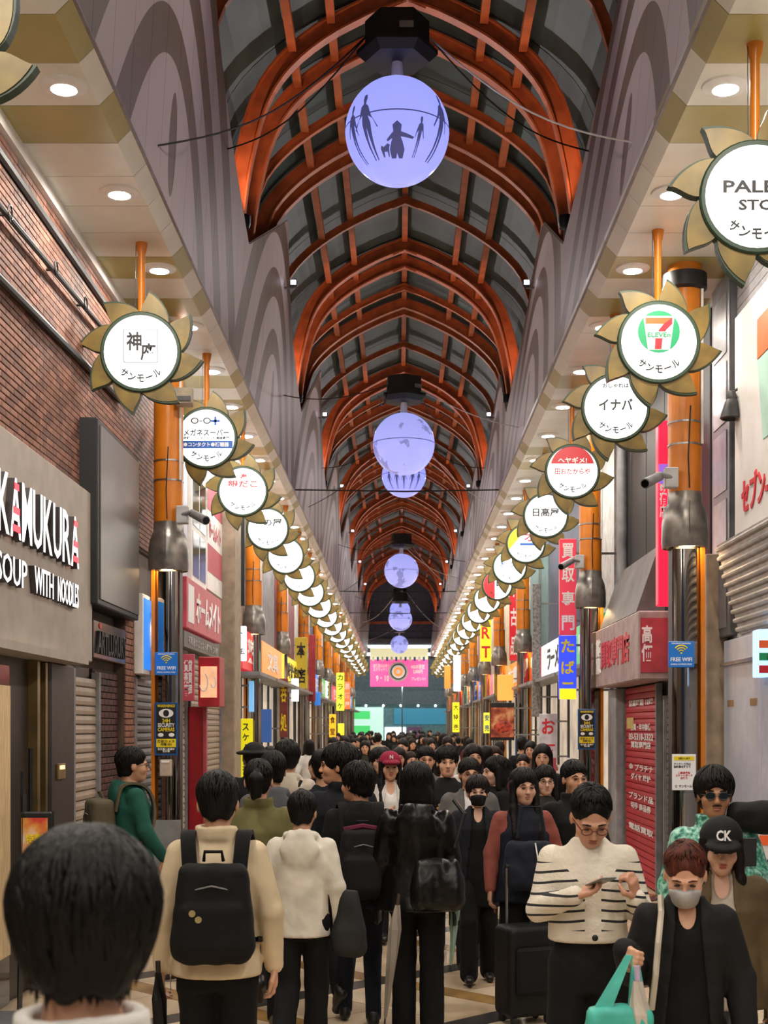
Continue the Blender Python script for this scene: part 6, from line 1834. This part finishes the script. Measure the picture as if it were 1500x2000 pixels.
# ---- sunglasses man
x, d = at(1395, 388)
mat_poster('green_shirt', '#2f6b5c', '#5fae96', '#a8d8c4', 40)
p = person('person in round sunglasses and green patterned shirt by the mirrored pillar', x, d, 1.68, -.1, MATS['green_shirt'], '#22242a', 'puff', '#1a100d', skc='#a87858', arms=('down', 'chest'), seed=30, collar=True, wide=1.05)
glasses(p, '#1a1a1a', True)
MB().tube([(-.035, -.105, -.05), (0, -.112, -.046), (.035, -.105, -.05)], .004, 5)
headobj(p, MB().tube([(-.024, -.104, -.049), (0, -.111, -.045), (.024, -.104, -.049)], .003, 5), 'moustache', hairm('#1a100d'))
def fsb(x, y, z): return rbox(x, y, z, (0, 0, .1), (.15, .06, .08), .055) + .015 * wob(x, y, z, 20, 7)
sb_ = lump('shoulder_bag', 'black nylon bag resting on the sunglasses wearer shoulder', 'bag', '#141416', (x + .2, d - .06, 1.35), fsb, (-.25, -.12, -.03), (.25, .12, .24), .012, .7)
MB().tube([(-.18, -.02, .1), (-.22, -.1, -.1), (-.2, -.12, -.35)], .02, 6).build('strap', cloth('#141416', .7), sb_, False)
vp = on(p, 'phone', 'dark phone raised by the sunglasses wearer', 'phone')
o = MB().bbox(.1, .17, -.27, -.26, 1.24, 1.38, .003).build('case', 'black_metal', vp, False)

# ---------------------------------------------------------------- crowd further back
random.seed(11)
CC = [('black', '#16161a'), ('navy', '#1f2638'), ('grey', '#5b5c60'), ('white', '#cfcac4'), ('beige', '#a8957c'), ('olive', '#4b4a34'), ('maroon', '#5a2a30'), ('brown', '#5a4234')]
protos = []
for i, (hs_, away) in enumerate((('short', 1), ('bob', 0), ('fringe', 0), ('puff', 1), ('long', 0), ('short', 0), ('bob', 1))):
    q = person('', 0, -50, 1.66, AWAY if away else 0, CC[i][1], '#1a1b20', hs_, '#15100e', arms=(('swing_f', 'swing_b'), ('down', 'phone'))[i % 2], face=not away, hands=(0, 0), vx=.03, seed=40 + i, bodyonly=True, group='crowd receding down the arcade')
    protos.append((q['root'], away))
placed = [(o.location.x, o.location.y) for o in bpy.data.objects if o.name.startswith('person') and o.location.y > 9]
def crowd_one(x, d, h, rz, pi_, ci, label):
    o = copy_tree(protos[pi_][0])
    o.location = (x, d, 0); o.rotation_euler = (0, 0, rz); s = h / 1.70; o.scale = (s, s, s)
    for ch in o.children:
        if ch.name.startswith('jacket'):
            ch.material_slots[0].link = 'OBJECT'; ch.material_slots[0].material = cloth(CC[ci][1])
        if ch.name.startswith('hair'):
            ch.material_slots[0].link = 'OBJECT'; ch.material_slots[0].material = hairm(random.choice(['#15100e', '#15100e', '#2a1a14', '#3f281c', '#1c1614']))
    o['label'] = label
n = 0; tries = 0
while n < 105 and tries < 4000:
    tries += 1
    t = random.random()
    d = 13.2 + 62 * t ** 1.25
    x = random.uniform(-2.0, 2.0) if d > 18 else random.uniform(-1.7, 1.9)
    if any((x - a) ** 2 + ((d - b) * .7) ** 2 < (.36 + d * .003) ** 2 for a, b in placed): continue
    placed.append((x, d))
    pi_ = random.randrange(7); ci = random.choice([0, 0, 0, 1, 1, 2, 3, 4, 5, 6, 7])
    away = protos[pi_][1]
    hw_ = ['short hair', 'a dark bob', 'a straight fringe', 'thick hair', 'long hair', 'cropped hair', 'a shoulder bob'][pi_]
    where = 'past the front ranks' if d < 18 else 'midway down' if d < 30 else 'far down' if d < 50 else 'by the pink banner'
    crowd_one(x, d, random.uniform(1.55, 1.76), (AWAY if away else 0) + random.uniform(-.4, .4), pi_, ci,
              'person with %s in %s top %s %s, %s' % (hw_, CC[ci][0], 'walking away' if away else 'coming forward', where, 'left side' if x < -.5 else 'right side' if x > .5 else 'mid street'))
    n += 1
for pr, _ in protos:
    for ch in list(pr.children): bpy.data.objects.remove(ch)
    bpy.data.objects.remove(pr)
